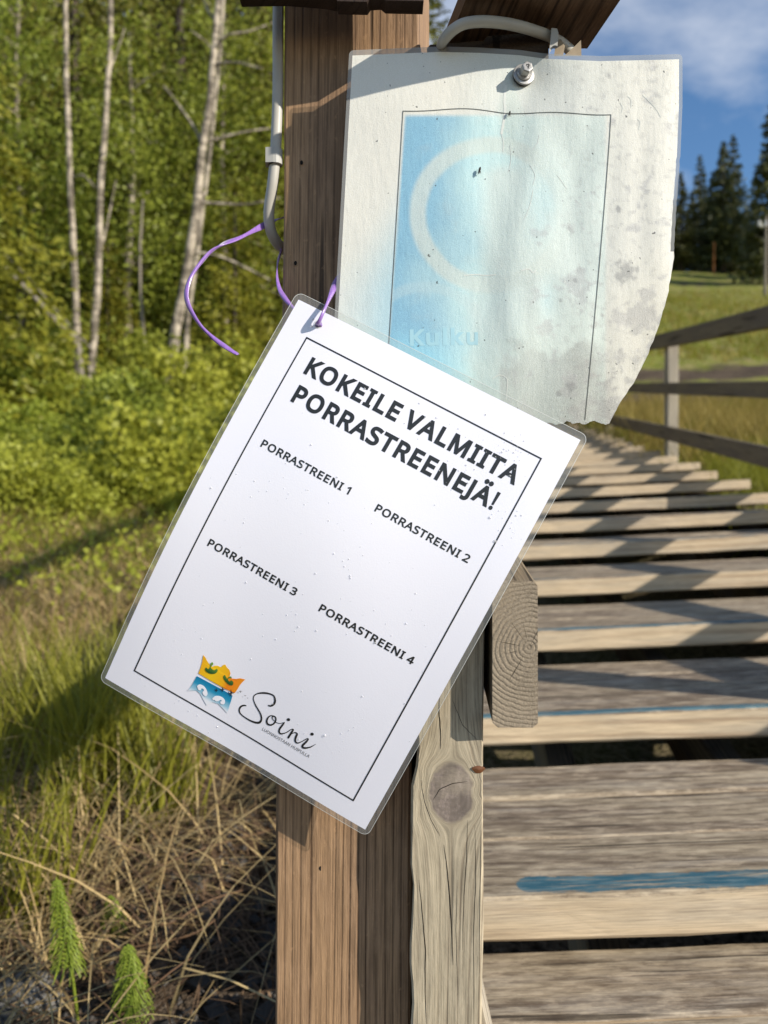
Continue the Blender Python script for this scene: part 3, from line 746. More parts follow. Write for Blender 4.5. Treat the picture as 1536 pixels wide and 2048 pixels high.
def loops_mesh(loops, offset=0.0):
    """filled flat shape from closed loops -> (verts2d, faces), optionally emboldened"""
    cu = bpy.data.curves.new('t', 'CURVE'); cu.dimensions = '2D'; cu.fill_mode = 'BOTH'
    for lp in loops:
        s = cu.splines.new('POLY'); s.points.add(len(lp) - 1); s.use_cyclic_u = True
        for q, (x, y) in zip(s.points, lp): q.co = (x, y, 0, 1)
    cu.offset = offset
    o = bpy.data.objects.new('t', cu); sc.collection.objects.link(o)
    bpy.context.view_layer.update()
    dg = bpy.context.evaluated_depsgraph_get()
    me = bpy.data.meshes.new_from_object(o.evaluated_get(dg))
    vs = [(v.co.x, v.co.y) for v in me.vertices]; fs = [tuple(p.vertices) for p in me.polygons]
    bpy.data.objects.remove(o); bpy.data.curves.remove(cu); bpy.data.meshes.remove(me)
    return vs, fs
def lettering(name, text, u0, v0, u1, v1, cap, bold, mat, parent, map=S, off=0.00018, spread=True, skew=0.0):
    """print text from baseline point (u0,v0) to (u1,v1), cap height in mm"""
    x = 0; pcs = []
    for ch in text:
        if ch == ' ': x += 350; continue
        uml = ch == 'Ä'; g = GLY['A' if uml else ch]
        x0 = x + bold * 1000
        ks = []
        bdg = bold * (.45 if ch == '!' else 1)
        k = (1000 - 2 * bdg * 1000) / 1000
        for lp in g[1]: ks.append([(x0 + px_, bdg * 1000 + py_ * k) for px_, py_ in lp])
        if uml:
            for cx_ in (0.31, 0.62):
                ks.append([(x0 + g[0] * cx_ + 82 * math.cos(a), 1190 + 82 * math.sin(a)) for a in [2 * math.pi * q / 14 for q in range(14)]])
        pcs.append((ks, bdg)); x = x0 + g[0] + bold * 1000
    W = x - bold * 1000 - 80
    sx = math.hypot(u1 - u0, v1 - v0) / W; sy = cap / 1000
    ca, sa = (u1 - u0) / (W * sx), (v1 - v0) / (W * sx)
    mb = MB()
    for ks, bd in pcs:
        def mp(a, b, o_):
            return map(u0 + (a - 80) * sx * ca + b * sy * (sa + skew), v0 + (a - 80) * sx * sa - b * sy * ca, o_)
        vs, fs = loops_mesh(ks)
        if bold:
            for lp in ks:                       # heavier weight: a mitred stroke along each outline
                lp2 = [p for i_, p in enumerate(lp) if math.hypot(p[0] - lp[i_ - 1][0], p[1] - lp[i_ - 1][1]) > 2]
                q = strip(lp2, 2 * bd * 1000, '', mat, parent, off + .00002, closed=True, map=mp); mb.add(q.v, q.f)
        mb.add([map(u0 + (a - 80) * sx * ca + b * sy * (sa + skew), v0 + (a - 80) * sx * sa - b * sy * ca, off) for a, b in vs], fs)
    return mb.build(name, mat, parent)
lettering('title_line', 'KOKEILE VALMIITA', 27.6, 42.9, 185.8, 45.5, 12.6, 0.052, M_BLACK, ns)
lettering('title_line', 'PORRASTREENEJÄ!', 29.2, 63.3, 182.4, 66.4, 12.6, 0.052, M_BLACK, ns)
for txt, a in (('1', (26.3, 99.2, 96.2, 100.5)), ('2', (114.4, 101.9, 184.5, 103.8)), ('3', (25.4, 175.2, 95.1, 176.9)), ('4', (112.9, 177.8, 184.5, 179.6))):
    lettering('caption', 'PORRASTREENI ' + txt, *a, 5.4, 0.036, M_BLACK, ns)['label'] = 'caption PORRASTREENI ' + txt
zc = lambda x, y: uvp(360 + x / 4.8, 1280 + y / 4.8)
M_GREYP = simple('grey_print', (0.10, 0.10, 0.10), 0.5)
ta = zc(797, 852); tb = zc(1246, 1112)
lettering('tagline', 'LUONNOSTAAN HUIPULLA', ta[0], ta[1], tb[0] + .3, tb[1], 2.25, 0.0, M_GREYP, ns)
# script name
def catmull(pts, k=5):
    out = []; n = len(pts)
    for i in range(n - 1):
        p0, p1, p2, p3 = pts[max(i - 1, 0)], pts[i], pts[i + 1], pts[min(i + 2, n - 1)]
        for j in range(k):
            t = j / k
            out.append(tuple(0.5 * (2 * p1[c] + (p2[c] - p0[c]) * t + (2 * p0[c] - 5 * p1[c] + 4 * p2[c] - p3[c]) * t * t + (3 * p1[c] - p0[c] - 3 * p2[c] + p3[c]) * t ** 3) for c in range(len(p1))))
    out.append(tuple(pts[-1])); return out
def stroke(lst, sc_=1.0):
    """list of (x, y, width) in the close-up's pixels"""
    q = catmull(lst, 6)
    uvl = [zc(a, b) for a, b, w in q]
    return strip(uvl, [max(0.18, w / 13.9 * sc_) for a, b, w in q], '', M_BLACK, ns, 0.00019)
S1 = [(868, 606, 12), (895, 612, 16), (925, 592, 20), (938, 555, 18), (925, 512, 14), (885, 493, 15), (830, 486, 18), (775, 492, 13), (738, 512, 10), (727, 545, 9), (742, 600, 11), (772, 655, 14), (795, 705, 15), (797, 750, 17), (775, 778, 22), (735, 778, 19), (680, 757, 15), (625, 722, 12), (592, 690, 13), (585, 655, 15), (603, 624, 17), (632, 612, 15), (656, 616, 8)]
S2 = [(922, 712, 6), (895, 706, 9), (868, 722, 13), (850, 756, 17), (855, 788, 18), (885, 800, 17), (918, 785, 14), (938, 752, 14), (935, 722, 14), (912, 712, 12), (905, 735, 8), (935, 768, 6), (975, 782, 6), (1010, 772, 6)]
S3 = [(1022, 768, 12), (1000, 800, 17), (972, 838, 18), (968, 870, 17), (990, 884, 14), (1040, 868, 9), (1085, 838, 8), (1106, 838, 12), (1090, 865, 18), (1052, 925, 19)]
S4 = [(1052, 920, 16), (1085, 885, 8), (1120, 868, 10), (1142, 880, 16), (1128, 915, 19), (1122, 950, 17), (1142, 970, 14), (1185, 955, 8), (1235, 925, 9), (1248, 930, 14), (1225, 960, 18), (1195, 990, 20), (1195, 1012, 20), (1225, 1016, 17), (1270, 1005, 11), (1322, 975, 3)]
al = MB()
for s_ in (S1, S2, S3, S4):
    q = stroke(s_); al.add(q.v, q.f)
for (cx_, cy_) in ((1062, 742), (1288, 878)):
    al.add([S(*zc(cx_ + 17 * math.cos(a), cy_ + 15 * math.sin(a)), .00019) for a in ang], [tuple(range(14))])
al.build('script_lettering', M_BLACK, ns)
# crown-shaped emblem
def grad_mat(name, stops, axis=1, lo=0.0, hi=1.0):
    t = NT(name); uvn = t.sep(t.coord('UV'))
    f = t.math('DIVIDE', t.math('SUBTRACT', uvn[axis], lo), hi - lo, clamp=True)
    return t.fin(t.ramp(f, stops), 0.45, 0.4)
cu_, cv_ = zc(370, 410)
M_YEL = grad_mat('emblem_yellow', [(0.0, (0.78, 0.38, 0.01)), (0.35, (0.80, 0.50, 0.01)), (0.62, (0.80, 0.40, 0.01)), (0.72, (0.75, 0.20, 0.01)), (1.0, (0.77, 0.27, 0.01))], 0, (cu_ - 17) / 1000, (cu_ + 17) / 1000)
M_BLU = grad_mat('emblem_blue', [(0.0, (0.0, 0.16, 0.33)), (0.40, (0.02, 0.27, 0.45)), (0.75, (0.30, 0.53, 0.66)), (1.0, (0.76, 0.77, 0.82))], 1, zc(525, 515)[1] / 1000, (zc(525, 515)[1] + 13) / 1000)
M_GRN = grad_mat('emblem_green', [(0.0, (0.15, 0.30, 0.05)), (1.0, (0.02, 0.09, 0.02))], 1, zc(330, 200)[1] / 1000, zc(340, 300)[1] / 1000)
def flat(name, pts, mat, off, parent=ns, label=None):
    loop = [zc(*p) for p in pts]
    vs, fs = loops_mesh([loop])
    me = mesh_np(name, [tuple(S(u, v, off) - ORG) for u, v in vs], None, [f for f in fs if len(f) == 3], uvs=[(u / 1000, v / 1000) for u, v in vs]) if all(len(f) == 3 for f in fs) else None
    if me is None:
        me = bpy.data.meshes.new(name); me.from_pydata([tuple(S(u, v, off) - ORG) for u, v in vs], [], fs)
        ul = me.uv_layers.new(name='UVMap')
        for lp in me.loops: ul.data[lp.index].uv = (vs[lp.vertex_index][0] / 1000, vs[lp.vertex_index][1] / 1000)
        me.update()
    return link(name, me, mat, parent, ORG)
em = thing('emblem', None, None, ORG); em.parent = ns; em.location = (0, 0, 0)
def smooth_loop(p, k=4): 
    q = catmull([(*a, ) for a in p] + [p[0]], k); return q[:-1]
flat('crown', [(262, 122), (280, 145), (296, 180), (318, 214), (345, 238), (362, 226), (395, 225), (425, 240), (445, 220), (468, 212), (482, 240), (505, 265), (515, 300), (505, 328), (530, 350), (570, 352), (605, 346), (655, 357), (625, 385), (600, 415), (575, 455), (548, 492), (450, 450), (330, 380), (205, 302), (228, 250), (248, 190), (255, 150)], M_YEL, 0.0003, em)
flat('wave_field', [(190, 328), (330, 405), (450, 470), (525, 517), (512, 560), (490, 620), (468, 692), (430, 650), (385, 600), (330, 585), (270, 617), (240, 560), (215, 505), (180, 470), (90, 474), (130, 430), (160, 380)], M_BLU, 0.0003, em)
flat('leaf', smooth_loop([(285, 240), (275, 262), (290, 288), (330, 305), (372, 300), (395, 272), (385, 255), (365, 268), (345, 262), (330, 240), (355, 210), (345, 190), (330, 205), (325, 235), (305, 258)]), M_GRN, 0.0006, em)
flat('leaf', smooth_loop([(462, 312), (445, 335), (460, 372), (495, 408), (530, 415), (540, 385), (522, 365), (505, 378), (490, 360), (500, 345), (525, 345), (522, 330), (500, 332), (485, 352), (472, 335)]), M_GRN, 0.0006, em)
M_WHT = simple('emblem_white', (0.80, 0.79, 0.84), 0.5)
flat('foam', smooth_loop([(188, 425), (215, 408), (255, 425), (280, 465), (285, 505), (268, 525), (245, 510), (238, 485), (252, 470), (245, 452), (228, 450), (222, 465), (200, 462)]), M_WHT, 0.0006, em)
flat('foam', smooth_loop([(330, 545), (360, 522), (405, 522), (440, 545), (452, 575), (440, 602), (412, 600), (405, 580), (420, 570), (408, 560), (385, 572), (360, 572), (350, 560), (335, 562)]), M_WHT, 0.0006, em)
bm_ = MB()
for bx, by, s_ in ((372, 462, 17), (430, 455, 20), (512, 488, 27), (605, 470, 13), (648, 512, 9), (672, 535, 6)):
    for pts_ in ([(-1.2, -.5), (-.4, .1), (0, .45), (-.5, .6)], [(1.5, .0), (.3, -.1), (0, .35), (.4, .35)], [(.1, -1.6), (.3, -.3), (.2, .5), (-.3, .3)] if s_ > 15 else [(0.6, -.9), (.2, 0), (.1, .4), (-.2, .3)], [(0.1, 0.1), (.3, .9), (.0, 1.5), (-.2, .9)]):
        bm_.add([S(*zc(bx + a * s_, by + b * s_ * .9), .0007) for a, b in pts_], [(0, 1, 2, 3)])
bm_.build('birds', M_BLACK, em)

# rain drops on the film
def sphere_cap(mb, c, r, n1, k=8):
    ax = NU; ay = NV
    vs = [c + n1 * r * 0.55]
    for rad, h in ((0.55, 0.45), (0.88, 0.22), (1.0, 0.0)):
        for q in range(k):
            a = 2 * math.pi * q / k; vs.append(c + (ax * math.cos(a) + ay * math.sin(a)) * r * rad + n1 * r * h)
    fs = [(0, 1 + q, 1 + (q + 1) % k) for q in range(k)]
    for l in range(2):
        fs += [(1 + l * k + q, 1 + (l + 1) * k + q, 1 + (l + 1) * k + (q + 1) % k, 1 + l * k + (q + 1) % k) for q in range(k)]
    mb.add(vs, fs)
mw = NT('water_drop_clear')
wt = mw.n.new('ShaderNodeBsdfTransparent'); wt.inputs[0].default_value = (.93, .93, .94, 1)
mw.fin((0.75, 0.76, 0.78), 0.08, 1.0)
wm_ = mw.n.new('ShaderNodeMixShader'); wm_.inputs[0].default_value = 0.42
mw.l.new(wt.outputs[0], wm_.inputs[1]); mw.l.new(mw.b.outputs[0], wm_.inputs[2]); mw.l.new(wm_.outputs[0], mw.out.inputs[0])
M_WATER = mw.m
mb = MB(); r3 = random.Random(5)
cl = [(175, 25, 14, 10, 34), (150, 60, 14, 12, 14), (195, 70, 8, 14, 14), (120, 30, 25, 10, 16), (75, 120, 30, 16, 16), (118, 140, 10, 18, 10), (95, 185, 20, 20, 12), (35, 130, 20, 40, 12), (160, 160, 22, 22, 12), (170, 235, 12, 20, 8), (60, 285, 30, 4, 9), (150, 262, 20, 14, 8), (40, 230, 14, 30, 8), (105, 150, 80, 110, 40)]
for cu0, cv0, su, sv, n in cl:
    for _ in range(n):
        u = min(207, max(2, r3.gauss(cu0, su * .6))); v = min(294, max(2, r3.gauss(cv0, sv * .6)))
        sphere_cap(mb, S(u, v, .0002), r3.choice((.00025, .00035, .0004, .0005, .0007)) * r3.uniform(.7, 1.1), NN)
for u, v in ((16.0, 7.5), (17.5, 12.0), (156, 252), (193, 83), (183, 71)):
    sphere_cap(mb, S(u, v, .0002), 0.0010, NN, 12)
tag(mb.build('water_drops', M_WATER, ns, smooth=True), kind='stuff')
# ================================================================== the older faded sheet behind
ps = thing('faded_poster', 'old bleached laminated sheet with faded blue print and torn grimy bottom, bolted on', 'poster', P(1030, 450, 0.515))
PO = Vector(ps.location)
RO = [(100, 1365), (200, 1365), (300, 1361), (420, 1352), (520, 1347), (590, 1335), (650, 1318), (710, 1295), (765, 1268), (805, 1240), (848, 1218), (900, 1190)]
TO = [(690, 101), (830, 95), (880, 93), (960, 95), (1040, 100), (1090, 107), (1200, 112), (1366, 108)]
def xr(y):
    return float(np.interp(y, [a for a, b in RO], [b for a, b in RO]))
def xl(y): return 698 - (y - 105) * 0.0545
def ytop(x): return float(np.interp(x, [a for a, b in TO], [b for a, b in TO]))
def depth2(x, y):
    d = 0.5225 - 0.0225 * (x - 700) / 660
    c = max(0.0, ((x - 1150) * 0.55 + (y - 540)) / 400); d += 0.030 * c * c
    c2 = max(0.0, (x - 1290) / 80); d += 0.0022 * c2 * c2
    r = math.hypot(x - 1048, (y - 150)); d += 0.0040 * math.exp(-(r / 55) ** 2)
    wv = math.exp(-((x - 1035) / 110) ** 2) * (1 - math.exp(-max(0, y - 150) / 80))
    d += 0.0010 * math.sin((x - 1000) / 26.0 + y / 190) * wv
    d += 0.0022 * mnoise.noise(Vector((x / 230, y / 260, 3)))
    d += 0.0006 * mnoise.noise(Vector((x / 45, y / 120, 8))) * min(1, max(0, (x - 880) / 150))
    return d
def Q(x, y, off=0.0):
    return P(x, y, depth2(x, y) - off)
def sm(a, b, x):
    t = min(1, max(0, (x - a) / (b - a))); return t * t * (3 - 2 * t)
def lerp3(a, b, t): return tuple(a[i] + (b[i] - a[i]) * t for i in range(3))
def pcol(x, y):
    cream = (0.74, 0.72, 0.635); N = mnoise.noise
    c = lerp3(cream, (0.63, 0.65, 0.60), sm(880, 1000, x) * sm(1300, 1100, x))
    xb = 810 - (y - 228) * 0.0725
    inside = sm(xb - 3, xb + 4, x) * sm(226, 236, y) * sm(1216, 1206, x)
    blue = (0.235, 0.45, 0.585); aqua = (0.50, 0.68, 0.67); pale = (0.63, 0.70, 0.645)
    n = mnoise.fractal(Vector((x / 150, y / 170, 1)), 1, 2, 4)
    f = (x - xb) / 330 + n * 0.16
    ci = lerp3(blue, aqua, sm(0.02, 0.62, f)); ci = lerp3(ci, pale, sm(0.45, 0.95, f))
    ci = lerp3(ci, (0.31, 0.64, 0.74), sm(640, 730, y) * sm(960, 820, x) * 0.75)
    ci = lerp3(ci, (0.60, 0.67, 0.62), sm(0.25, .95, math.exp(-((x - 1015) / 70) ** 2) * sm(300, 360, y) * sm(620, 520, y)) * .8)
    ci = lerp3(ci, (0.40, 0.62, 0.66), math.exp(-((x - 930) / 40) ** 2 - ((y - 300) / 60) ** 2) * .35 + math.exp(-((x - 1090) / 34) ** 2 - ((y - 400) / 70) ** 2) * .4 + math.exp(-((x - 1095) / 18) ** 2 - ((y - 600) / 36) ** 2) * .6)
    r = math.hypot(x - 982, (y - 430) * 1.03) + 3 * n
    ringm = sm(124, 134, r) * sm(168, 156, r)
    ang_ = math.atan2(y - 430, x - 982)
    ringm *= 0.75 - 0.45 * sm(1040, 1100, x)
    ci = lerp3(ci, (0.585, 0.64, 0.58), ringm)
    r2_ = math.hypot(x - 850, (y - 700)); ci = lerp3(ci, (0.53, 0.63, 0.62), 0.3 * sm(112, 120, r2_) * sm(142, 132, r2_) * sm(700, 620, y))
    c = lerp3(c, ci, inside)
    halo = math.exp(-(max(0, xb - x) / (28 + 55 * sm(380, 640, y))) ** 1.5) * (1 - inside) * sm(330, 600, y) * (x < 840) * 0.75
    c = lerp3(c, (0.35, 0.59, 0.68), halo)
    c = lerp3(c, (0.56, 0.64, 0.58), 0.5 * (1 - sm(18, 34, abs(x - 1020) + abs(y - 222) * 0.3)) )
    # water-stained, grimy lower right
    n2 = mnoise.fractal(Vector((x / 70, y / 60, 5)), 1, 2, 5); n3 = mnoise.fractal(Vector((x / 16, y / 14, 9)), 1, 2, 4)
    edge = 1000 + 10 * mnoise.noise(Vector((y / 20, 2, 2)))
    low = sm(edge - 4, edge + 4, x) * sm(690, 720, y - n2 * 60)
    c = lerp3(c, (0.37, 0.375, 0.35), low * 0.8 * sm(1260, 1150, x - n2 * 60))
    c = lerp3(c, (0.40, 0.43, 0.40), math.exp(-((x - 1062) / 16) ** 2) * sm(535, 560, y) * sm(760, 640, y) * .6)
    c = lerp3(c, (0.56, 0.64, 0.60), sm(545, 552, y) * sm(920, 960, x) * sm(1180, 1100, x) * .45)
    g = sm(0.05, 0.5, n2 + n3 * 0.5 + (x - 1180) / 700 + (y - 560) / 900 - .12)
    c = lerp3(c, (0.42, 0.415, 0.41), g * 0.5 * sm(900, 1120, x))
    g2 = sm(0.28, 0.42, n3) * sm(1090, 1160, x)
    c = lerp3(c, (0.34, 0.34, 0.32), g2 * 0.2)
    for bx, by, br in ((1140, 770, 13), (1118, 787, 9), (1216, 149, 8), (1250, 545, 26), (1150, 560, 7), (1120, 600, 6), (1236, 420, 7), (1165, 160, 5)):
        c = lerp3(c, (0.24, 0.24, 0.24), 0.6 * sm(1.1, 0.3, math.hypot(x - bx, y - by) / br + n3 * .9))
    return c
NS, NTt = 190, 210
verts = []; cols = []; uvs = []
for j in range(NTt + 1):
    t = j / NTt
    for i in range(NS + 1):
        s = i / NS
        y = 95 + t * 753
        a, b = xl(y), xr(y)
        x = a + s * (b - a)
        y2 = y + (ytop(x) - 95) * (1 - t) ** 2
        if j > NTt - 4:
            y2 += (10 * mnoise.fractal(Vector((x / 24, 0, 4)), 1, 2, 4) - 2) * (j - NTt + 4) / 4
        # rounded top corners
        cr_ = 9.0
        for cx_, sg in ((a, 1), (b, -1)):
            ex = cr_ - (x - cx_) * sg; ey = cr_ - (y2 - ytop(x))
            if ex > 0 and ey > 0 and math.hypot(ex, ey) > cr_:
                k = cr_ / math.hypot(ex, ey); x = cx_ + sg * (cr_ - ex * k); y2 = ytop(x) + cr_ - ey * k
        x += (1.6 * mnoise.noise(Vector((y / 14, 8, 3))) * s ** 8) * (1 if y > 300 else 0)
        verts.append(tuple(Q(x, y2) - PO)); cols.append(pcol(x, y2)); uvs.append((s, t))
quads = [(j * (NS + 1) + i, (j + 1) * (NS + 1) + i, (j + 1) * (NS + 1) + i + 1, j * (NS + 1) + i + 1) for j in range(NTt) for i in range(NS)]
# which cells are bare film (margin) and which are paper
mi = []
for j in range(NTt):
    for i in range(NS):
        y = 95 + (j + .5) / NTt * 753; wpx = (xr(y) - xl(y)) / NS
        margin = (i + .5) * wpx < 7 or (j + .5) / NTt * 753 < 11 or ((NS - i - .5) * wpx < 6 and y < 500)
        mi.append(1 if margin else 0)
me = mesh_np('paper', verts, quads, smooth=True, mat_idx=mi, colors=cols, uvs=uvs)
t = NT('faded_print_paper')
vc = t.n.new('ShaderNodeVertexColor'); vc.layer_name = 'Col'
co = t.coord('Object')
n1 = t.noise(co, 1500, 4, 0.65); n2 = t.noise(co, 60, 5, 0.6); n3 = t.noise(t.vmul(co, (260, 260, 60)), 1, 3, 0.6)
c = t.mix(0.30, vc.outputs[0], t.ramp(n1, [(0.25, 0.15), (0.75, 0.85)]), 'OVERLAY')
c = t.mix(t.ramp(n2, [(0.55, 0.0), (0.75, 0.35)]), c, t.mix(0.5, c, (0.5, 0.5, 0.45)))
spk = t.noise(co, 330, 1)
c = t.mix(t.ramp(spk, [(0.765, 0.0), (0.78, 0.8)]), c, (0.05, 0.05, 0.045))
gr = t.noise(co, 3200, 2, .7); gz = t.sep(co)
lowr = t.math('MULTIPLY', t.math('SUBTRACT', t.math('MULTIPLY', t.math('SUBTRACT', gz[0], gz[2]), 1.0), 0.075), 9.0, clamp=True)
c = t.mix(t.math('MULTIPLY', lowr, 0.55), c, t.ramp(gr, [(0.35, 0.2), (0.65, 0.8)]), 'OVERLAY')
t.b.inputs['Coat Weight'].default_value = 0.6; t.b.inputs['Coat Roughness'].default_value = 0.3
t.bump(t.math('ADD', t.math('MULTIPLY', n3, 1.5), t.math('ADD', n1, t.math('MULTIPLY', n2, 2.0))), 0.5, 0.0003)
M_OLD = t.fin(c, 0.55, 0.35)
M_FILM2 = film_mat('milky_laminate_margin', 0.42, (0.86, 0.88, 0.86))
link('paper', me, [M_OLD, M_FILM2], ps, PO)
Qm = lambda x, y, off: Q(x, y, 0.00022 + off * 0)
Ql = lambda x, y, off: Q(x, y, 0.0001)
M_THIN = simple('thin_grey_line', (0.13, 0.14, 0.13), 0.5)
top_ = [(806 + (1222 - 806) * k / 30, 222 + 6 * k / 30 - 5 * math.sin(math.pi * min(1, k / 15)) + 2 * math.sin(k * .5)) for k in range(31)]
lf = [(806 - 29 * k / 24, 222 + 478 * k / 24) for k in range(24, 0, -1)]
rg = [(1222 - 52 * (k / 30) ** 1.15, 228 + 612 * k / 30) for k in range(1, 31)]
strip(lf + top_ + rg, 1.5, '', M_THIN, ps, map=Qm).build('border_line', M_THIN, ps)
M_FADED = simple('faded_lettering', (0.37, 0.60, 0.67), 0.5)
lettering('lettering', 'Kulk', 818, 692, 925, 690, 33, 0.05, M_FADED, ps, map=Ql)
lettering('lettering', 'u', 932, 690, 958, 690, 33, 0.05, simple('fainter_lettering', (0.385, 0.60, 0.655), 0.5), ps, map=Ql)
# creases and lifted film edges
M_CREASE = simple('lifted_film', (0.68, 0.70, 0.65), 0.3, 0.5)
def crease(pts, w):
    strip(catmull(pts, 5), w, '', M_CREASE, ps, map=lambda x, y, o: Q(x, y, 0.00012)).build('film_crease', M_CREASE, ps, smooth=True)
crease([(1012, 170), (1009, 200), (1010, 225), (1003, 268)], 5)
crease([(1003, 268), (1007, 285), (1006, 303)], 1.6)
crease([(928, 551), (950, 549), (972, 551), (992, 549)], 1.8)
crease([(1042, 541), (1058, 538), (1066, 545), (1072, 540)], 2.2)
crease([(985, 757), (1000, 750), (1014, 758), (1014, 780), (1012, 800)], 1.6)
for a in ([(1060, 330), (1070, 350), (1066, 370)], [(1255, 192), (1262, 200), (1262, 215)], [(1240, 205), (1245, 215), (1243, 225)], [(1285, 190), (1310, 215), (1322, 235)], [(1275, 238), (1280, 245), (1277, 260)], [(1114, 350), (1122, 360), (1134, 378)], [(1016, 345), (1022, 320), (1020, 290)], [(1065, 300), (1075, 285), (1078, 270)], [(1048, 440), (1060, 410), (1066, 380)]):
    crease(a, 1.1)

# bolt
m_zinc = simple('zinc_plated_steel', (0.36, 0.35, 0.335), 0.38, 0.6, 0.35, var=.3, vs=300)
m_rub = simple('black_rubber_seal', (0.02, 0.02, 0.02), 0.6)
bt = thing('hex_bolt', 'hex-head roofing bolt with grey washer at the top of the faded sheet', 'bolt', P(1046, 152, 0.5085))
ax = Vector((0.16, -1, 0.10)).normalized(); ex = ax.cross(Vector((0, 0, 1))).normalized(); ey = ex.cross(ax)
bc = P(1046, 152, depth2(1046, 152) - 0.001)
def disc_stack(name, prof_, n, mat, parent, hexa=False, rot=0.0):
    mb = MB(); vs = []
    for r_, h_ in prof_:
        for k in range(n):
            a = 2 * math.pi * k / n + rot
            vs.append(bc + ax * h_ + (ex * math.cos(a) + ey * math.sin(a)) * r_)
    fs = []
    for l in range(len(prof_) - 1):
        for k in range(n): fs.append((l * n + k, l * n + (k + 1) % n, (l + 1) * n + (k + 1) % n, (l + 1) * n + k))
    fs.append(tuple((len(prof_) - 1) * n + k for k in range(n)))
    mb.add(vs, fs); return mb.build(name, mat, parent, smooth=False)
disc_stack('seal', [(0.0068, -.001), (0.0072, 0.0003), (0.0070, 0.0009)], 28, m_rub, bt)
disc_stack('washer', [(0.0072, .0010), (0.0073, .0017), (0.0070, .0021), (0.0055, .0024), (0.0050, .0025)], 32, m_zinc, bt)
disc_stack('flange', [(0.0052, .0028), (0.0052, .0037), (0.0046, .0042)], 32, m_zinc, bt)
disc_stack('bolt_head', [(0.0040, .0040), (0.0040, .0088), (0.0035, .0097), (0.0028, .0098)], 6, m_zinc, bt, rot=.3)
mb = MB()
for (a0, b0, a1, b1) in ((-.0012, .0012, .0010, .0012), (-.0003, .0018, -.0003, -.0016), (.0008, .0014, .0012, 0.0), (-.0008, -.0002, .0006, -.0002), (-.0006, -.0012, .0005, -.0012), (-.0014, .0004, -.0008, .0004)):
    p0 = bc + ax * .0100 + ex * a0 + ey * b0; p1 = bc + ax * .0100 + ex * a1 + ey * b1
    s_ = (p1 - p0).cross(ax).normalized() * .0002
    mb.add([p0 - s_, p1 - s_, p1 + s_, p0 + s_], [(0, 1, 2, 3)])
mb.build('stamped_mark', m_rub, bt)

# flies on the faded sheet
def fly(x, y, lift, lab, sc2=1.0):
    t_ = thing('small_fly', lab, 'insect', Q(x, y, lift))
    c = Vector(t_.location); mb = MB()
    dirv = Vector((0.25, 0, 1)).normalized()
    mb.tube([c + dirv * k * sc2 for k in (-.0022, -.0012, 0, .0010, .0019, .0024)], [.0002 * sc2, .0006 * sc2, .0007 * sc2, .0008 * sc2, .0006 * sc2, .0003 * sc2], 8)
    mb.build('body', m_rub, t_, smooth=True)
    mb = MB()
    for sg in (-1, 1):
        p = c + dirv * .0008 * sc2
        mb.add([p, p + Vector((sg * .0009, .0004, -.0018)) * sc2, p + Vector((sg * .0004, .0002, -.0026)) * sc2], [(0, 1, 2)])
        mb.tube([c, c + Vector((sg * .0010, lift * .5, -.0004)), c + Vector((sg * .0012, lift, -.0012))], .00006, 4)
        mb.tube([c, c + Vector((sg * .0008, lift * .5, .0008)), c + Vector((sg * .0011, lift, .0014))], .00006, 4)
    mb.build('wings', m_rub, t_)
fly(959, 341, .0022, 'tiny black fly standing inside the pale ring of the faded blue print', 1.0)
fly(1019, 227, .0016, 'tiny black fly on the top border line below the bolt', 0.75)

# ================================================================== cables
m_cable = simple('grey_white_cable_sheath', (0.40, 0.38, 0.335), 0.45, 0.4, var=.12, vs=60)
m_clip = simple('grey_plastic_clip', (0.38, 0.37, 0.34), 0.5, 0.4)
cb = thing('cable', 'grey-white cable running down the left side of the brown post', 'cable', P(555, 250, .556))
path = [(558, -260, .5545), (557, -60, .5545), (556, 60, .5545), (556, 150, .5545), (555, 215, .5545), (553, 265, .5545), (550, 320, .555), (545, 370, .557), (538, 420, .562), (540, 455, .567), (549, 478, .573), (562, 494, .582), (585, 508, .60), (620, 514, .63)]
pp = [tuple(P(a, b, c)) for a, b, c in path]
mb = MB(); mb.tube(catmull(pp, 6), .0040, 14); mb.build('sheath', m_cable, cb, smooth=True)
c0 = P(552, 317, .5548)
mb = MB()
mb.tube([c0 + Vector((-.0004, -.0005, z_)) for z_ in (.0058, -.0050)], .0052, 16)
x0_, x1_ = c0.x - .0078, c0.x - .0012
v = [(x, y, c0.z + z_) for z_ in (-.0050, .0058) for x, y in ((x0_, c0.y + .003), (x0_ + .001, c0.y - .0052), (x1_, c0.y - .0058), (x1_, c0.y + .004))]
mb.add(v, [(0, 1, 2, 3), (4, 5, 6, 7)[::-1], (0, 4, 5, 1), (1, 5, 6, 2), (2, 6, 7, 3), (3, 7, 4, 0)])
mb.build('clip', m_clip, cb)
cb2 = thing('cable', 'short grey cable loop arching over the top of the faded sheet under the roof beam', 'cable', P(980, 45, .50))
path = [(878, 130, .523), (880, 100, .520), (884, 86, .514), (892, 74, .506), (907, 59, .501), (930, 47, .499), (965, 43, .498), (1005, 46, .500), (1040, 53, .503), (1070, 62, .508), (1092, 70, .512), (1120, 84, .520), (1140, 100, .53)]
mb = MB(); mb.tube(catmull([tuple(P(a, b, c)) for a, b, c in path], 6), [.0020 + .0015 * min(1, k / 14) for k in range(73)], 14); mb.build('sheath', m_cable, cb2, smooth=True)
mb = MB(); mb.tube([P(886, 120, .524), P(886, 84, .522), P(889, 72, .522), P(896, 66, .523)], [.0022, .0024, .0022, .001], 12); mb.build('clip', m_clip, cb2, smooth=True)
mb = MB()
q = [(1098, 108), (1103, 56), (1114, 57), (1117, 66), (1115, 92), (1104, 98)]
k = len(q)
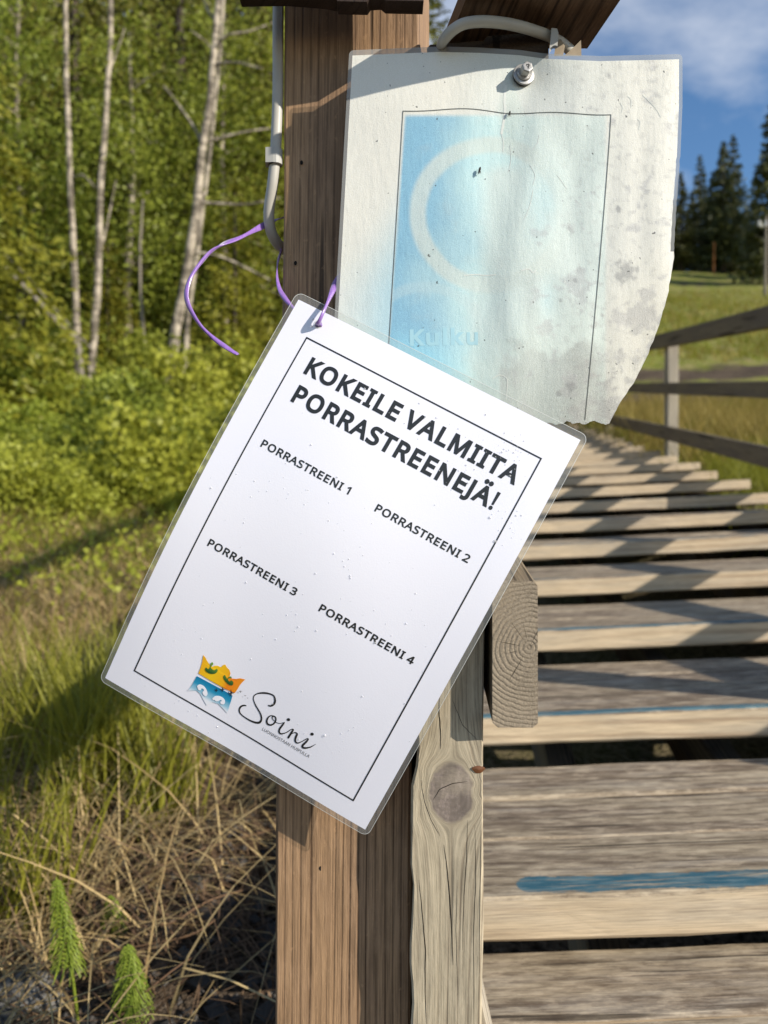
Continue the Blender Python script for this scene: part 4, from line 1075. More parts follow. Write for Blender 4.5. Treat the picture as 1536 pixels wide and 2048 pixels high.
mb.add([P(x, y, .5045) for x, y in q] + [P(x, y, .513) for x, y in q], [tuple(range(k)), tuple(range(k, 2 * k))[::-1]] + [(i, k + i, k + (i + 1) % k, (i + 1) % k) for i in range(k)])
mb.build('clip', m_clip, cb2)
mb = MB(); cc_ = P(1110, 94, .5038); mb.add([cc_ + Vector((math.cos(a) * .0019, 0, math.sin(a) * .0011)) for a in ang] , [tuple(range(14))])
mb.build('screw_hole', m_rub, cb2)

# ================================================================== purple ribbon
m_rib = NT('purple_gift_ribbon')
nn = m_rib.noise(m_rib.vmul(m_rib.coord(), (900, 900, 60)), 1, 3)
m_rib.b.inputs['Sheen Weight'].default_value = 0.3
m_rib.b.inputs['Subsurface Weight'].default_value = 0.0
M_RIB = m_rib.fin(m_rib.mix(nn, (0.15, 0.06, 0.31), (0.34, 0.19, 0.52)), 0.25, 0.7)
rb = thing('ribbon', 'purple curling ribbon tied behind the brown post and through the notice corner hole', 'ribbon', P(560, 560, .54))
def ribbon(name, pts, w=.0034, tw=3.0, ph=0.3):
    q = [Vector(p) for p in catmull([tuple(P(*p)) for p in pts], 8)]
    mb = MB(); vs = []; n = len(q); L = 0
    for i, p in enumerate(q):
        t_ = (q[min(i + 1, n - 1)] - q[max(i - 1, 0)]).normalized()
        if i: L += (q[i] - q[i - 1]).length
        a = t_.cross(Vector((0, 1, 0))).normalized(); b = t_.cross(a)
        th_ = ph + tw * math.sin(L * 38) * 0.6 + L * 9
        u_ = a * math.cos(th_) + b * math.sin(th_); v_ = t_.cross(u_)
        ww = w * (0.78 + .25 * math.sin(L * 130))
        # folded cross-section: a shallow V with thickness
        for k, (c1, c2) in enumerate(((-.5, .12), (0, -.14), (.5, .12), (.5, .28), (0, .12), (-.5, .30))):
            vs.append(p + u_ * ww * c1 + v_ * ww * c2)
    fs = []
    for i in range(n - 1):
        for k in range(6): fs.append((i * 6 + k, i * 6 + (k + 1) % 6, (i + 1) * 6 + (k + 1) % 6, (i + 1) * 6 + k))
    fs += [tuple(range(6))[::-1], tuple((n - 1) * 6 + k for k in range(6))]
    mb.add(vs, fs); mb.build(name, M_RIB, rb, smooth=True)
hp = S(HU, HV); hd = hp.y
ribbon('ribbon_tail', [(640, 425, .66), (600, 428, .62), (566, 436, .59), (540, 446, .575), (510, 460, .56), (480, 476, .548), (450, 489, .540), (425, 503, .535), (398, 530, .530), (380, 556, .527), (371, 583, .525), (373, 605, .525), (384, 628, .525), (404, 655, .525), (430, 678, .525), (455, 694, .525), (477, 708, .525)], w=.0042, ph=.2)
ribbon('ribbon_loop', [(640, 430, .66), (600, 455, .63), (570, 490, .59), (558, 520, .565), (555, 548, .552), (560, 573, .545), (570, 595, .538), (584, 614, .534), (605, 635, .531), (625, 648, .527), (636, 652, hd + .001), (639, 646, hd - .005), (646, 630, hd - .007), (655, 608, hd - .004), (663, 588, .519), (668, 575, .524), (676, 556, .532), (700, 520, .540)], w=.0044, ph=1.2, tw=2.0)
# ================================================================== ground
def g0(y):
    y = np.asarray(y, dtype=float)
    yy = np.clip(y, -60, 30)
    base = 0.165 * yy + 0.0035 * np.where(yy > 0, yy, 0) ** 2
    base = base + np.where(y > 30, (np.minimum(y, 62) - 30) * 0.375, 0) + np.where(y > 62, (y - 62) * 0.05, 0)
    return base
def ground(x, y):
    x = np.asarray(x, float); y = np.asarray(y, float)
    xs = x - 0.105 * np.minimum(y, 14)
    s = np.clip((xs - 0.2) / 1.5, 0, 1); s = s * s * (3 - 2 * s)
    off = -0.98 + 0.32 * s
    rough = 0.03 * np.sin(x * 2.1 + y * 1.3) + 0.02 * np.sin(x * 5.3 - y * 3.7) + 0.012 * np.sin(x * 11 + y * 9)
    far = np.clip((y - 3) / 20, 0, 1)
    rough = rough + far * (0.12 * np.sin(x * .7 + 1) * np.sin(y * .5) )
    bank = np.clip((-x - 1.2) / 6, 0, 1) * 0.25
    nr = np.clip((2.7 - y) / 1.5, 0, 1); nr = nr * nr * (3 - 2 * nr) * np.clip((0.05 - x) / 0.3, 0, 1)
    return EZ + off + g0(y) + rough + bank + 0.17 * nr
ys = np.concatenate([np.linspace(-8, 6, 90), np.linspace(6.2, 30, 100), np.linspace(31, 160, 70)])
xs = np.concatenate([np.linspace(-70, -6, 40), np.linspace(-5.8, 12, 130), np.linspace(12.5, 110, 50)])
X, Y = np.meshgrid(xs, ys); Z = ground(X, Y)
nx = len(xs)
V = np.stack([X.ravel(), Y.ravel(), Z.ravel()], 1)
I = np.arange(len(ys) - 1)[:, None] * nx + np.arange(nx - 1)[None, :]
QD = np.stack([I, I + 1, I + nx + 1, I + nx], -1).reshape(-1, 4)
t = NT('meadow_ground')
co = t.coord('Object'); sp = t.sep(co)
n1 = t.noise(co, 0.9, 5, 0.6); n2 = t.noise(co, 9, 5, 0.65); n3 = t.noise(co, 60, 3, 0.6); n4 = t.noise(t.vmul(co, (1, .35, 1)), 3.0, 4, 0.6)
grassc = t.mix(t.ramp(n2, [(0.35, 0.0), (0.65, 1.0)]), (0.10, 0.13, 0.02), (0.25, 0.25, 0.055))
grassc = t.mix(t.ramp(n4, [(0.45, 0.0), (0.68, 1.0)]), grassc, (0.26, 0.21, 0.10))
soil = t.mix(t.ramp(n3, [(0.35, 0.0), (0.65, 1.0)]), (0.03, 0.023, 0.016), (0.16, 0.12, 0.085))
wob = t.math('MULTIPLY', t.math('SUBTRACT', n1, 0.5), 3.5)
yy = t.math('ADD', sp[1], wob)
def band(a, b, e=0.5):
    return t.math('MULTIPLY', t.math('MULTIPLY', t.math('SUBTRACT', yy, a), 1 / e, clamp=True), t.math('MULTIPLY', t.math('SUBTRACT', b, yy), 1 / e, clamp=True), clamp=True)
tr_ = t.math('MAXIMUM', band(9.8, 12.6), t.math('MAXIMUM', band(15.0, 17.5), band(48.5, 49.8, .3)))
tr_ = t.math('MULTIPLY', tr_, t.math('MULTIPLY', t.math('SUBTRACT', sp[0], 1.5), 1.0, clamp=True))
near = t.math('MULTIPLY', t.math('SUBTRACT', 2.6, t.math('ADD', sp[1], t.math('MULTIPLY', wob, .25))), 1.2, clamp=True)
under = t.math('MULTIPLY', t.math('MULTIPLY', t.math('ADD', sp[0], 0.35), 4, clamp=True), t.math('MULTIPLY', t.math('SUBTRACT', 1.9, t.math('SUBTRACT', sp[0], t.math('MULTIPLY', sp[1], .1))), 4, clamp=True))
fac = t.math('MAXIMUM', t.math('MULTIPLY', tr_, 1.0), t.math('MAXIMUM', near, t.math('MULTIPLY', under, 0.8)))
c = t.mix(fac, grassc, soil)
t.bump(t.math('ADD', n3, n2), 0.8, 0.02)
M_GROUND = t.fin(c, 0.95, 0.05)
gm = mesh_np('ground', V, QD, smooth=True)
tag(link('ground', gm, M_GROUND), 'rough grassy slope with straw, bare soil and gravel patches', kind='structure')

# ================================================================== vegetation builders
def leaf_mat(name, a, b, trans=0.35, scale=3.0, rough=0.5):
    t = NT(name)
    oi = t.n.new('ShaderNodeObjectInfo').outputs['Random']
    gi = t.n.new('ShaderNodeNewGeometry').outputs['Random Per Island']
    n = t.noise(t.coord('Object'), scale, 2)
    f = t.math('ADD', t.math('MULTIPLY', gi, 0.65), t.math('MULTIPLY', t.math('SUBTRACT', n, 0.3), 0.9), clamp=True)
    c = t.mix(f, a, b)
    c = t.mix(t.math('MULTIPLY', oi, 0.35), c, tuple(x * y for x, y in zip(b, (1.3, .95, .8))))
    df = t.n.new('ShaderNodeBsdfTranslucent'); t.l.new(c, df.inputs[0])
    t.fin(c, rough, 0.3)
    mx = t.n.new('ShaderNodeMixShader'); mx.inputs[0].default_value = trans
    t.l.new(t.b.outputs[0], mx.inputs[1]); t.l.new(df.outputs[0], mx.inputs[2]); t.l.new(mx.outputs[0], t.out.inputs[0])
    return t.m
def quads_from(c, size, rg, aspect=0.6, dirs=None, bias=None):
    """small leaf-shaped quads at centres c"""
    n = len(c)
    a = rg.normal(size=(n, 3)) if dirs is None else dirs + rg.normal(size=(n, 3)) * 0.25
    a /= np.linalg.norm(a, axis=1, keepdims=True)
    r = rg.normal(size=(n, 3))
    if bias is not None: r = r * 0.8 + np.cross(a, np.array(bias))
    b = r - a * (r * a).sum(1, keepdims=True); b /= np.linalg.norm(b, axis=1, keepdims=True)
    s = (size * rg.uniform(0.6, 1.25, n))[:, None] if np.isscalar(size) else size[:, None]
    v = np.stack([c - a * s * .5, c + b * s * .5 * aspect, c + a * s * .5, c - b * s * .5 * aspect], 1).reshape(-1, 3)
    q = np.arange(n * 4).reshape(-1, 4)
    return v, q
M_LEAF1 = leaf_mat('birch_leaves', (0.115, 0.165, 0.016), (0.36, 0.40, 0.06), 0.42, 2.0)
M_LEAF2 = leaf_mat('bright_undergrowth', (0.17, 0.22, 0.018), (0.44, 0.48, 0.07), 0.45, 3.0)
M_NEED = leaf_mat('spruce_needles', (0.055, 0.068, 0.014), (0.20, 0.205, 0.035), 0.2, 1.5)
M_NEEDY = leaf_mat('young_spruce_needles', (0.10, 0.13, 0.012), (0.27, 0.27, 0.03), 0.25, 2.5)
M_NEEDF = leaf_mat('far_spruce_needles', (0.030, 0.045, 0.012), (0.10, 0.11, 0.028), 0.1, 0.6)
def bark(name, a, b):
    t = NT(name); co = t.coord('Object')
    n = t.noise(t.vmul(co, (9, 9, 4)), 1, 4, .65); n2 = t.noise(t.vmul(co, (3, 3, 22)), 1, 3)
    return t.fin(t.mix(t.ramp(t.math('MULTIPLY', n, t.math('ADD', n2, .5)), [(0.40, 0.0), (0.56, 1.0)]), a, b), 0.8, 0.2)
M_BIRCH = bark('birch_bark', (0.43, 0.365, 0.28), (0.12, 0.10, 0.075))
M_BARK = bark('dark_bark', (0.10, 0.075, 0.055), (0.045, 0.035, 0.028))
M_DEADW = simple('grey_dead_wood', (0.22, 0.19, 0.15), 0.85, 0.1, var=.3)
M_PINEBARK = simple('orange_pine_bark', (0.30, 0.13, 0.05), 0.85, 0.1, var=.3)

def broad_crown(seed, h, r, ncl, per, leaf, z_lo=0.15, cl_r=0.28):
    rg = np.random.default_rng(seed)
    cen = []
    while len(cen) < ncl:
        p = rg.uniform(-1, 1, 3); z = (p[2] + 1) / 2
        rad = np.hypot(p[0], p[1])
        lim = (1 - (2 * z - 0.8) ** 2 * 0.55) * (0.75 + .35 * np.sin(3 * np.arctan2(p[1], p[0]) + seed + 7 * z))
        if rad < lim and rad > lim * rg.uniform(0, .75): cen.append((p[0] * r, p[1] * r, h * (z_lo + (1 - z_lo) * z)))
    cen = np.array(cen)
    sz = rg.uniform(.5, 1.3, ncl) * cl_r
    c = (cen[:, None, :] + rg.normal(size=(ncl, per, 3)) * sz[:, None, None] * np.array([1, 1, .6])).reshape(-1, 3)
    v, q = quads_from(c, leaf, rg, .7)
    return mesh_np('crown', v, q), cen
def spruce_crown(seed, h, r, levels, per_b, tuft, droop=.35, lo=.04, dens=1.0):
    rg = np.random.default_rng(seed); C = []; D = []
    for i in range(levels):
        f = (i + rg.uniform(0, 1)) / levels
        z = h * (lo + (1 - lo) * f); L = r * (1 - f) ** .85 * rg.uniform(.7, 1.15) + .06 * r
        nb = int((5 + 5 * (1 - f)) * dens)
        for b in range(nb):
            a = rg.uniform(0, 2 * math.pi); n = max(4, int(per_b * (L / r) + 3))
            s = rg.uniform(0.08, 1, n) ** .8
            zz_ = z - droop * L * s + .25 * L * s ** 3
            p = np.stack([np.cos(a) * L * s, np.sin(a) * L * s, zz_], 1)
            p += rg.normal(size=p.shape) * np.array([.09, .09, .05]) * L * (0.4 + s[:, None] * .6)
            p[:, 2] -= np.abs(rg.normal(size=n)) * .06 * L
            d = np.tile([np.cos(a), np.sin(a), -.35], (n, 1)) + rg.normal(size=(n, 3)) * .45
            C.append(p); D.append(d)
    C = np.concatenate(C); D = np.concatenate(D)
    v, q = quads_from(C, tuft, rg, .38, D)
    return mesh_np('crown', v, q)
def trunk_mesh(name, pts, radii, n=8):
    mb = MB(); mb.tube(pts, radii, n); me = bpy.data.meshes.new(name)
    me.from_pydata(mb.v, [], mb.f); me.polygons.foreach_set('use_smooth', [True] * len(mb.f)); me.update(); return me

# prototypes (meshes shared between copies)
BR = []
for k in range(3):
    h = (9.5, 8.0, 6.5)[k]
    cm, cen = broad_crown(30 + k, h, (1.9, 1.7, 1.5)[k], 170, 75, .075, z_lo=.10, cl_r=.30); cm.materials.append(M_LEAF1)
    rg_ = np.random.default_rng(k); mb = MB()
    mb.tube([(0, 0, -.3), (.05, .02, h * .3), (-.04, .05, h * .6), (.02, 0, h * .95)], [.075, .06, .04, .012], 8)
    for c_ in cen[::7]:
        z0_ = max(.3, c_[2] - .5 * math.hypot(c_[0], c_[1])); mb.tube([(0, 0, z0_), (c_[0] * .5, c_[1] * .5, (z0_ + c_[2]) / 2 + .05), tuple(c_)], [.016, .011, .004], 5, cap=False)
    tm = bpy.data.meshes.new('trunk'); tm.from_pydata(mb.v, [], mb.f); tm.materials.append(M_BIRCH); tm.update()
    BR.append((tm, cm))
SPR = []
for k in range(3):
    h = (12.0, 10.0, 7.0)[k]
    cm = spruce_crown(60 + k, h, (2.3, 2.0, 1.7)[k], (64, 56, 44)[k], 46, .16, lo=.02); cm.materials.append(M_NEED)
    tm = trunk_mesh('trunk', [(0, 0, -.3), (0, 0, h * .5), (0, 0, h)], [.16, .10, .015]); tm.materials.append(M_BARK)
    SPR.append((tm, cm))
SPRF = []
for k in range(3):
    h = (9.5, 8.5, 11.0)[k]
    cm = spruce_crown(90 + k, h, (1.7, 1.5, 1.9)[k], 50, 22, .34, droop=.25, lo=.08); cm.materials.append(M_NEEDF)
    tm = trunk_mesh('trunk', [(0, 0, -.5), (0, 0, h * .5), (0, 0, h)], [.16, .10, .015]); tm.materials.append(M_BARK)
    SPRF.append((tm, cm))
def place_words(px, d):
    side = 'at the left border' if px < 70 else 'behind the pair of slim birches' if px < 240 else 'behind the thickest birch' if px < 420 else 'beside the grey-white cable' if px < 560 else 'hidden behind the post'
    return side + (', nearest row' if d < 15 else ', middle row' if d < 20 else ', tallest rear row')
def plant_tree(name, proto, x, y, s, rz, label, group, cat='tree', lean=(0, 0), sz=1.0):
    z = float(ground(x, y))
    t_ = thing(name, label, cat, (x, y, z), group)
    for nm, me_ in zip(('trunk', 'crown'), proto):
        o = bpy.data.objects.new(nm, me_); sc.collection.objects.link(o); o.parent = t_
    t_.rotation_euler = (lean[0], lean[1], rz); t_.scale = (s, s, s * sz)
    return t_
# ---- left forest
r5 = random.Random(21)
FG = 'trees of the dense forest edge on the left'
def px2x(px, d): return (px - CX) / F * d
for k, (px, d, kind, s) in enumerate([
    (40, 12.5, 'b', .9), (150, 13.5, 's', 1.0), (260, 12.0, 'b', .95), (360, 14.0, 's', .95), (450, 12.5, 'b', .85), (540, 13.5, 's', 1.0), (620, 12.0, 'b', .9), (700, 14, 's', 1),
    (-60, 13.0, 's', 1.0), (-150, 12.0, 'b', 1.0), (-300, 13, 's', 1.0), (-420, 12, 'b', 1.0), (-560, 14, 's', 1),
    (0, 17, 's', 1.15), (110, 16.5, 'b', 1.3), (220, 18, 's', 1.2), (320, 17, 's', 1.2), (420, 17.5, 'b', 1.35), (500, 18, 's', 1.2), (600, 17, 's', 1.2), (700, 18, 'b', 1.3), (-120, 17, 's', 1.2), (-250, 18, 'b', 1.3), (-400, 18, 's', 1.2),
    (50, 22, 's', 1.5), (180, 23, 's', 1.55), (300, 22, 's', 1.5), (400, 24, 's', 1.6), (520, 23, 's', 1.5), (640, 22, 's', 1.5), (-80, 23, 's', 1.5), (-220, 22, 's', 1.5), (-380, 23, 's', 1.5), (770, 24, 's', 1.5), (850, 27, 's', 1.4), (20, 27, 's', 2.0), (120, 28, 's', 2.1), (230, 27, 's', 2.0), (340, 28, 's', 2.1), (450, 27, 's', 2.0), (550, 28, 's', 2.0), (-90, 28, 's', 2.0)]):
    x = px2x(px, d)
    if kind == 'b':
        plant_tree('broadleaf_tree', BR[k % 3], x, d, s, r5.uniform(0, 6), 'leafy green tree ' + place_words(px, d), FG)
    else:
        plant_tree('spruce_tree', SPR[k % 3], x, d, s, r5.uniform(0, 6), 'olive-green spruce ' + place_words(px, d), FG)
# yellow-lit young spruce at the left border
yc = spruce_crown(77, 4.6, 1.3, 40, 40, .11, lo=.02); yc.materials.append(M_NEEDY)
yt = trunk_mesh('trunk', [(0, 0, -.2), (0, 0, 4.5)], [.07, .01]); yt.materials.append(M_BARK)
plant_tree('spruce_tree', (yt, yc), px2x(-55, 8.0), 8.0, 1.0, .4, 'yellow-green sunlit young spruce at the far left edge of the photo', None)
plant_tree('spruce_tree', (yt, yc), px2x(215, 11.6), 11.6, .62, 2.4, 'small yellow-green spruce behind the pair of slim birches', None)
plant_tree('spruce_tree', (yt, yc), px2x(470, 11.3), 11.3, .75, 1.4, 'small yellow-green spruce right of the thickest birch trunk', None)
# ---- slim birches in front, traced at their real distance
def birch(label, pts, d, r0, branches=(), leaves=0, name='birch_tree', mat=None):
    z0_ = float(ground(px2x(pts[0][0], d), d))
    base = Vector((px2x(pts[0][0], d), d, z0_))
    t_ = thing(name, label, 'tree', base)
    P3 = [P(a, b, d + c) for a, b, c in [(p + (0,))[:3] for p in pts]]
    if P3[0].z > z0_: P3 = [Vector((P3[0].x, d, z0_ - .2))] + P3
    n = len(P3); q = catmull([tuple(p) for p in P3], 4)
    q = [(a + .012 * mnoise.noise(Vector((c * 3, d, 0))), b, c) for a, b, c in q]
    mb = MB(); mb.tube(q, [r0 * (1 - .62 * i / len(q)) for i in range(len(q))], 9)
    for br in branches:
        bp_ = catmull([tuple(P(a, b, d + c)) for a, b, c in br], 4)
        mb.tube(bp_, [r0 * .26 * (1 - .75 * i / len(bp_)) + .003 for i in range(len(bp_))], 5)
    mb.build('trunk', mat or M_BIRCH, t_, smooth=True)
    if leaves:
        rg_ = np.random.default_rng(int(pts[0][0]))
        top = P3[-1]; cen = []
        for i in range(leaves):
            f = rg_.uniform(.45, 1.1); i0 = min(int(f * (n - 1)), n - 1)
            c = np.array(P3[i0]) + rg_.normal(size=3) * [.7, .5, .6]; cen.append(c)
        cen = np.array(cen)
        c = (cen[:, None, :] + rg_.normal(size=(leaves, 45, 3)) * .20).reshape(-1, 3)
        v, qd = quads_from(c - np.array(base), .055, rg_, .7)
        link('crown', mesh_np('crown', v, qd), M_LEAF1, t_, base)
birch('slim leaning birch, left trunk of the close pair', [(158, 850), (155, 700), (150, 560), (143, 420), (136, 250), (132, 100), (131, -60), (128, -260), (120, -500)], 9.8, .052, [[(140, 360, 0), (165, 350, -.1), (190, 375, -.2)]], 10)
birch('slim birch, right trunk of the close pair', [(172, 860), (184, 720), (196, 560), (200, 400), (210, 250), (220, 100), (222, -60), (226, -260), (230, -500)], 9.8, .052, [[(215, 150, 0), (235, 100, .1), (250, 55, .2)], [(198, 520, 0), (218, 430, .2), (232, 360, .3)]], 10)
birch('thickest pale birch trunk, just left of the ribbon', [(328, 905), (338, 780), (352, 660), (376, 530), (392, 420), (405, 300), (422, 180), (432, 60), (440, -40), (452, -200), (470, -420)], 9.4, .072,
      [[(403, 285, 0), (385, 250, .1), (350, 200, .2), (328, 172, .3)], [(426, 104, 0), (452, 72, -.1), (500, 62, -.1), (560, 40, 0)], [(422, 130, 0), (470, 125, -.1), (525, 138, -.2)], [(412, 285, 0), (455, 272, 0), (500, 262, 0), (560, 255, .1)],
       [(398, 405, 0), (450, 408, 0), (500, 408, 0), (560, 395, 0)], [(430, 40, 0), (415, 20, .1), (400, -20, .2)], [(420, 160, 0), (425, 100, .3), (380, 60, .3)], [(372, 505, 0), (430, 510, 0), (480, 530, .1), (540, 560, .2)]], 10)
birch('thin grey trunk close behind the thickest birch', [(358, 885), (366, 780), (372, 690), (380, 600), (398, 480), (420, 300), (440, 100), (455, -150)], 10.2, .045, [], 4)
birch('thin grey dead stem between the birches', [(308, 840), (300, 760), (290, 690), (283, 620), (280, 520), (286, 400)], 10.8, .035, [], 0, mat=M_DEADW)
birch('grey fallen trunk leaning at the left edge', [(158, 700), (110, 640), (50, 575), (-20, 500), (-120, 380)], 9.3, .042, [[(185, 700, .2), (130, 640, .3), (60, 560, .4), (0, 500, .4)]], 0, name='dead_tree', mat=M_DEADW)
# ---- undergrowth bushes
UB = []
for k in range(4):
    cm, cen = broad_crown(200 + k, (1.3, 1.0, .8, 1.5)[k], (.9, .8, .6, .8)[k], 70, 55, (.085, .07, .06, .08)[k], z_lo=.02, cl_r=.13)
    cm.name = 'foliage'; cm.materials.append(M_LEAF2 if k != 3 else M_LEAF1)
    mb = MB()
    for c_ in cen[::6]: mb.tube([(0, 0, -.05), (c_[0] * .4, c_[1] * .4, c_[2] * .6), tuple(c_)], [.01, .007, .003], 4, cap=False)
    tm = bpy.data.meshes.new('stems'); tm.from_pydata(mb.v, [], mb.f); tm.materials.append(M_BARK); tm.update()
    UB.append((tm, cm))
def bush(proto, x, y, s, rz, label, group):
    t_ = thing('bush', label, 'bush', (x, y, float(ground(x, y)) - .03), group)
    for nm, me_ in zip(('stems', 'foliage'), proto):
        o = bpy.data.objects.new(nm, me_); sc.collection.objects.link(o); o.parent = t_
    t_.rotation_euler = (0, 0, rz); t_.scale = (s, s, s)
for k in range(60):
    d = (5.0, 6.6, 7.6, 8.8, 10.4, 11.4)[k % 6] + r5.uniform(-.4, .4)
    px = -350 + (k * 137) % 1000 + r5.uniform(-30, 30)
    s = r5.uniform(.35, .9) if d < 8 else r5.uniform(.5, 1.15)
    if d < 7: s *= .8
    bush(UB[k % 4], px2x(px, d), d, s, r5.uniform(0, 6), ('low ' if s < .5 else 'tall ' if s > .85 else '') + 'light-green bush ' + place_words(px, d).split(',')[0] + (', front of the undergrowth' if d < 7.2 else ', middle of the undergrowth' if d < 9.6 else ', back of the undergrowth'), 'undergrowth bushes below the birches')
# ---- right ridge trees
RG = 'spruces along the top of the meadow'
for k, (px, d, s) in enumerate([(1362, 60, .80), (1400, 63, .88), (1425, 61, .92), (1447, 59, 1.06), (1466, 60, .98), (1492, 64, .72), (1385, 66, .8), (1512, 62, .72), (1543, 47, 1.28), (1590, 52, 1.2), (1640, 55, 1.1), (1700, 60, 1.1), (1770, 60, 1.0), (1840, 58, 1.1), (1335, 62, .75), (1300, 64, .8), (1260, 62, .8),
                                (1210, 63, .85), (1160, 62, .8), (1110, 64, .85), (1050, 63, .8), (1000, 62, .8), (950, 60, .85), (900, 58, .9), (1340, 70, .9), (1410, 71, .9), (1475, 70, .85), (1530, 72, .8), (1438, 66, .8)]):
    vis = sorted(p_ for p_ in (1362, 1400, 1425, 1447, 1466, 1492, 1385, 1512, 1410, 1475, 1530, 1438))
    lab = 'tall spruce at the far right edge, nearest of the hilltop trees' if k == 8 else ('dark hilltop spruce, %s from the left between faded sheet and utility pole' % ('first second third fourth fifth sixth seventh eighth ninth tenth eleventh twelfth'.split()[vis.index(px)])) if px in vis else 'dark hilltop spruce hidden behind the faded sheet or outside the frame'
    plant_tree('spruce_tree', SPRF[(k * 2) % 3], px2x(px, d), d, s, r5.uniform(0, 6), lab, None if k == 8 else RG)
birch('orange-trunked pine among the dark spruces on the ridge', [(1427, 545), (1428, 510), (1428, 485)], 57.5, .05, [], 0, name='pine_tree', mat=M_PINEBARK)
# utility pole
up = thing('utility_pole', 'grey utility pole at the right edge in front of the hilltop spruces', 'pole', (px2x(1530, 40), 40, float(ground(px2x(1530, 40), 40))))
mb = MB(); b_ = Vector(up.location); tp = P(1533, 432, 40)
mb.tube([b_ - Vector((0, 0, .3)), tp], [.085, .06], 10); mb.build('pole', M_DEADW, up)
mb = MB()
for dx in (-.35, .0): mb.tube([tp + Vector((dx - .02, 0, -.5)), tp + Vector((dx - .02, 0, -.25))], .07, 8)
mb.tube([tp + Vector((-.45, 0, -.5)), tp + Vector((.1, 0, -.5))], .04, 6)
mb.build('insulator', simple('pale_ceramic', (.5, .5, .48), .3), up)

# ================================================================== grass and litter
def blades(n, xf, rg, L, w, lean, seg=4, curl=.6, flat=0.0, cols=None):
    """curved strips; xf(n) -> x, y positions"""
    x, y = xf(n); n = len(x); z = ground(x, y)
    a = rg.uniform(0, 2 * math.pi, n); l = L * rg.uniform(.45, 1.25, n); le = lean * rg.uniform(.4, 1.5, n)
    fx, fy = np.cos(a), np.sin(a)
    px_, py_ = -np.sin(a + rg.normal(size=n) * .6), np.cos(a)
    V = []
    for k in range(seg + 1):
        s = k / seg
        th = le + curl * s * rg.uniform(.8, 1.2, n)
        if k == 0: cx_, cy_, cz_ = x.copy(), y.copy(), z - .01
        else:
            cx_ = cx_ + fx * np.sin(th) * l / seg; cy_ = cy_ + fy * np.sin(th) * l / seg; cz_ = cz_ + np.cos(th) * l / seg
            cz_ = np.maximum(cz_, ground(cx_, cy_) + .006 + flat * rg.uniform(0, 1, n))
        ww = w * (1 - s * .85)
        V.append(np.stack([cx_ - px_ * ww, cy_ - py_ * ww, cz_], 1)); V.append(np.stack([cx_ + px_ * ww, cy_ + py_ * ww, cz_], 1))
    V = np.stack(V, 1).reshape(-1, 3)
    b = (np.arange(n) * (2 * seg + 2))[:, None]
    q = np.concatenate([np.stack([b[:, 0] + 2 * k, b[:, 0] + 2 * k + 1, b[:, 0] + 2 * k + 3, b[:, 0] + 2 * k + 2], 1) for k in range(seg)])
    return V, q
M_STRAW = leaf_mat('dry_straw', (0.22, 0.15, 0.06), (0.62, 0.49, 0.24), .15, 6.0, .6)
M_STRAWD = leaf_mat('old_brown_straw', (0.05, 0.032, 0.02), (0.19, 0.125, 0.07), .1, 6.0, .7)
M_GRASS = leaf_mat('fresh_grass', (0.12, 0.15, 0.014), (0.33, 0.34, 0.05), .4, 4.0, .45)
M_GRASSY = leaf_mat('yellowing_grass', (0.16, 0.16, 0.03), (0.40, 0.32, 0.10), .3, 2.0, .6)
rg = np.random.default_rng(3)
def left_xy(d0, d1, p=1.0, x_hi=lambda d: -0.13 * d, x_lo=lambda d: -0.62 * d - .3):
    def f(n):
        d = d0 + (d1 - d0) * rg.uniform(0, 1, n) ** p
        return rg.uniform(0, 1, n) * (x_hi(d) - x_lo(d)) + x_lo(d), d
    return f
def clumpy(f, k, sig):
    def g(n):
        cx_, cy_ = f(k); i = rg.integers(0, k, n)
        return cx_[i] + rg.normal(size=n) * sig, cy_[i] + rg.normal(size=n) * sig
    return g
def stuff(name, parts, mat, label):
    off = 0; Vs = []; Qs = []
    for v, q in parts: Vs.append(v); Qs.append(q + off); off += len(v)
    o = link(name, mesh_np(name, np.concatenate(Vs), np.concatenate(Qs)), mat)
    return tag(o, label, kind='stuff')
# x_hi keeps straw out of the dark soil right behind the post in the nearest metre
hi = lambda d: np.where(d < 2.1, -0.30 * d + .0, -0.02 * d)
stuff('dry_grass', [blades(3600, clumpy(left_xy(1.0, 3.2, 1.0, hi), 42, .10), rg, .34, .0019, .9, 6, .9, .04),
                    blades(12000, left_xy(2.4, 7.5, .8, lambda d: -0.02 * d), rg, .30, .0035, .8, 4, .9, .03),
                    blades(700, left_xy(1.1, 2.4, 1.0, lambda d: -.05 * d), rg, .42, .0018, 1.15, 6, .5, .03), blades(2200, clumpy(left_xy(1.7, 3.6, 1.0, lambda d: -.12 * d), 30, .12), rg, .32, .0026, .5, 5, 1.1, .03)], M_STRAW, 'dry tan straw lying over the slope left of the post')
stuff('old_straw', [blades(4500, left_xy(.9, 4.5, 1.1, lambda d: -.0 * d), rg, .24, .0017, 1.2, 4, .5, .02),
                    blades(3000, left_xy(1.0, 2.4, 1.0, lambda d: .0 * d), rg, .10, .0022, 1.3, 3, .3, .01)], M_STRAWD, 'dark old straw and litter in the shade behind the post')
def gd(px, py):
    lo, hi_ = .4, 30.0
    for _ in range(40):
        m_ = (lo + hi_) / 2; p = P(px, py, m_)
        if p.z > float(ground(p.x, p.y)): lo = m_
        else: hi_ = m_
    return lo
def tuft_xy(lst):
    def f(n):
        X_, Y_ = [], []
        for px, py, sg, k in lst:
            d = gd(px, py); X_.append(px2x(px, d) + rg.normal(size=k) * sg); Y_.append(d + rg.normal(size=k) * sg)
        return np.concatenate(X_), np.concatenate(Y_)
    return f
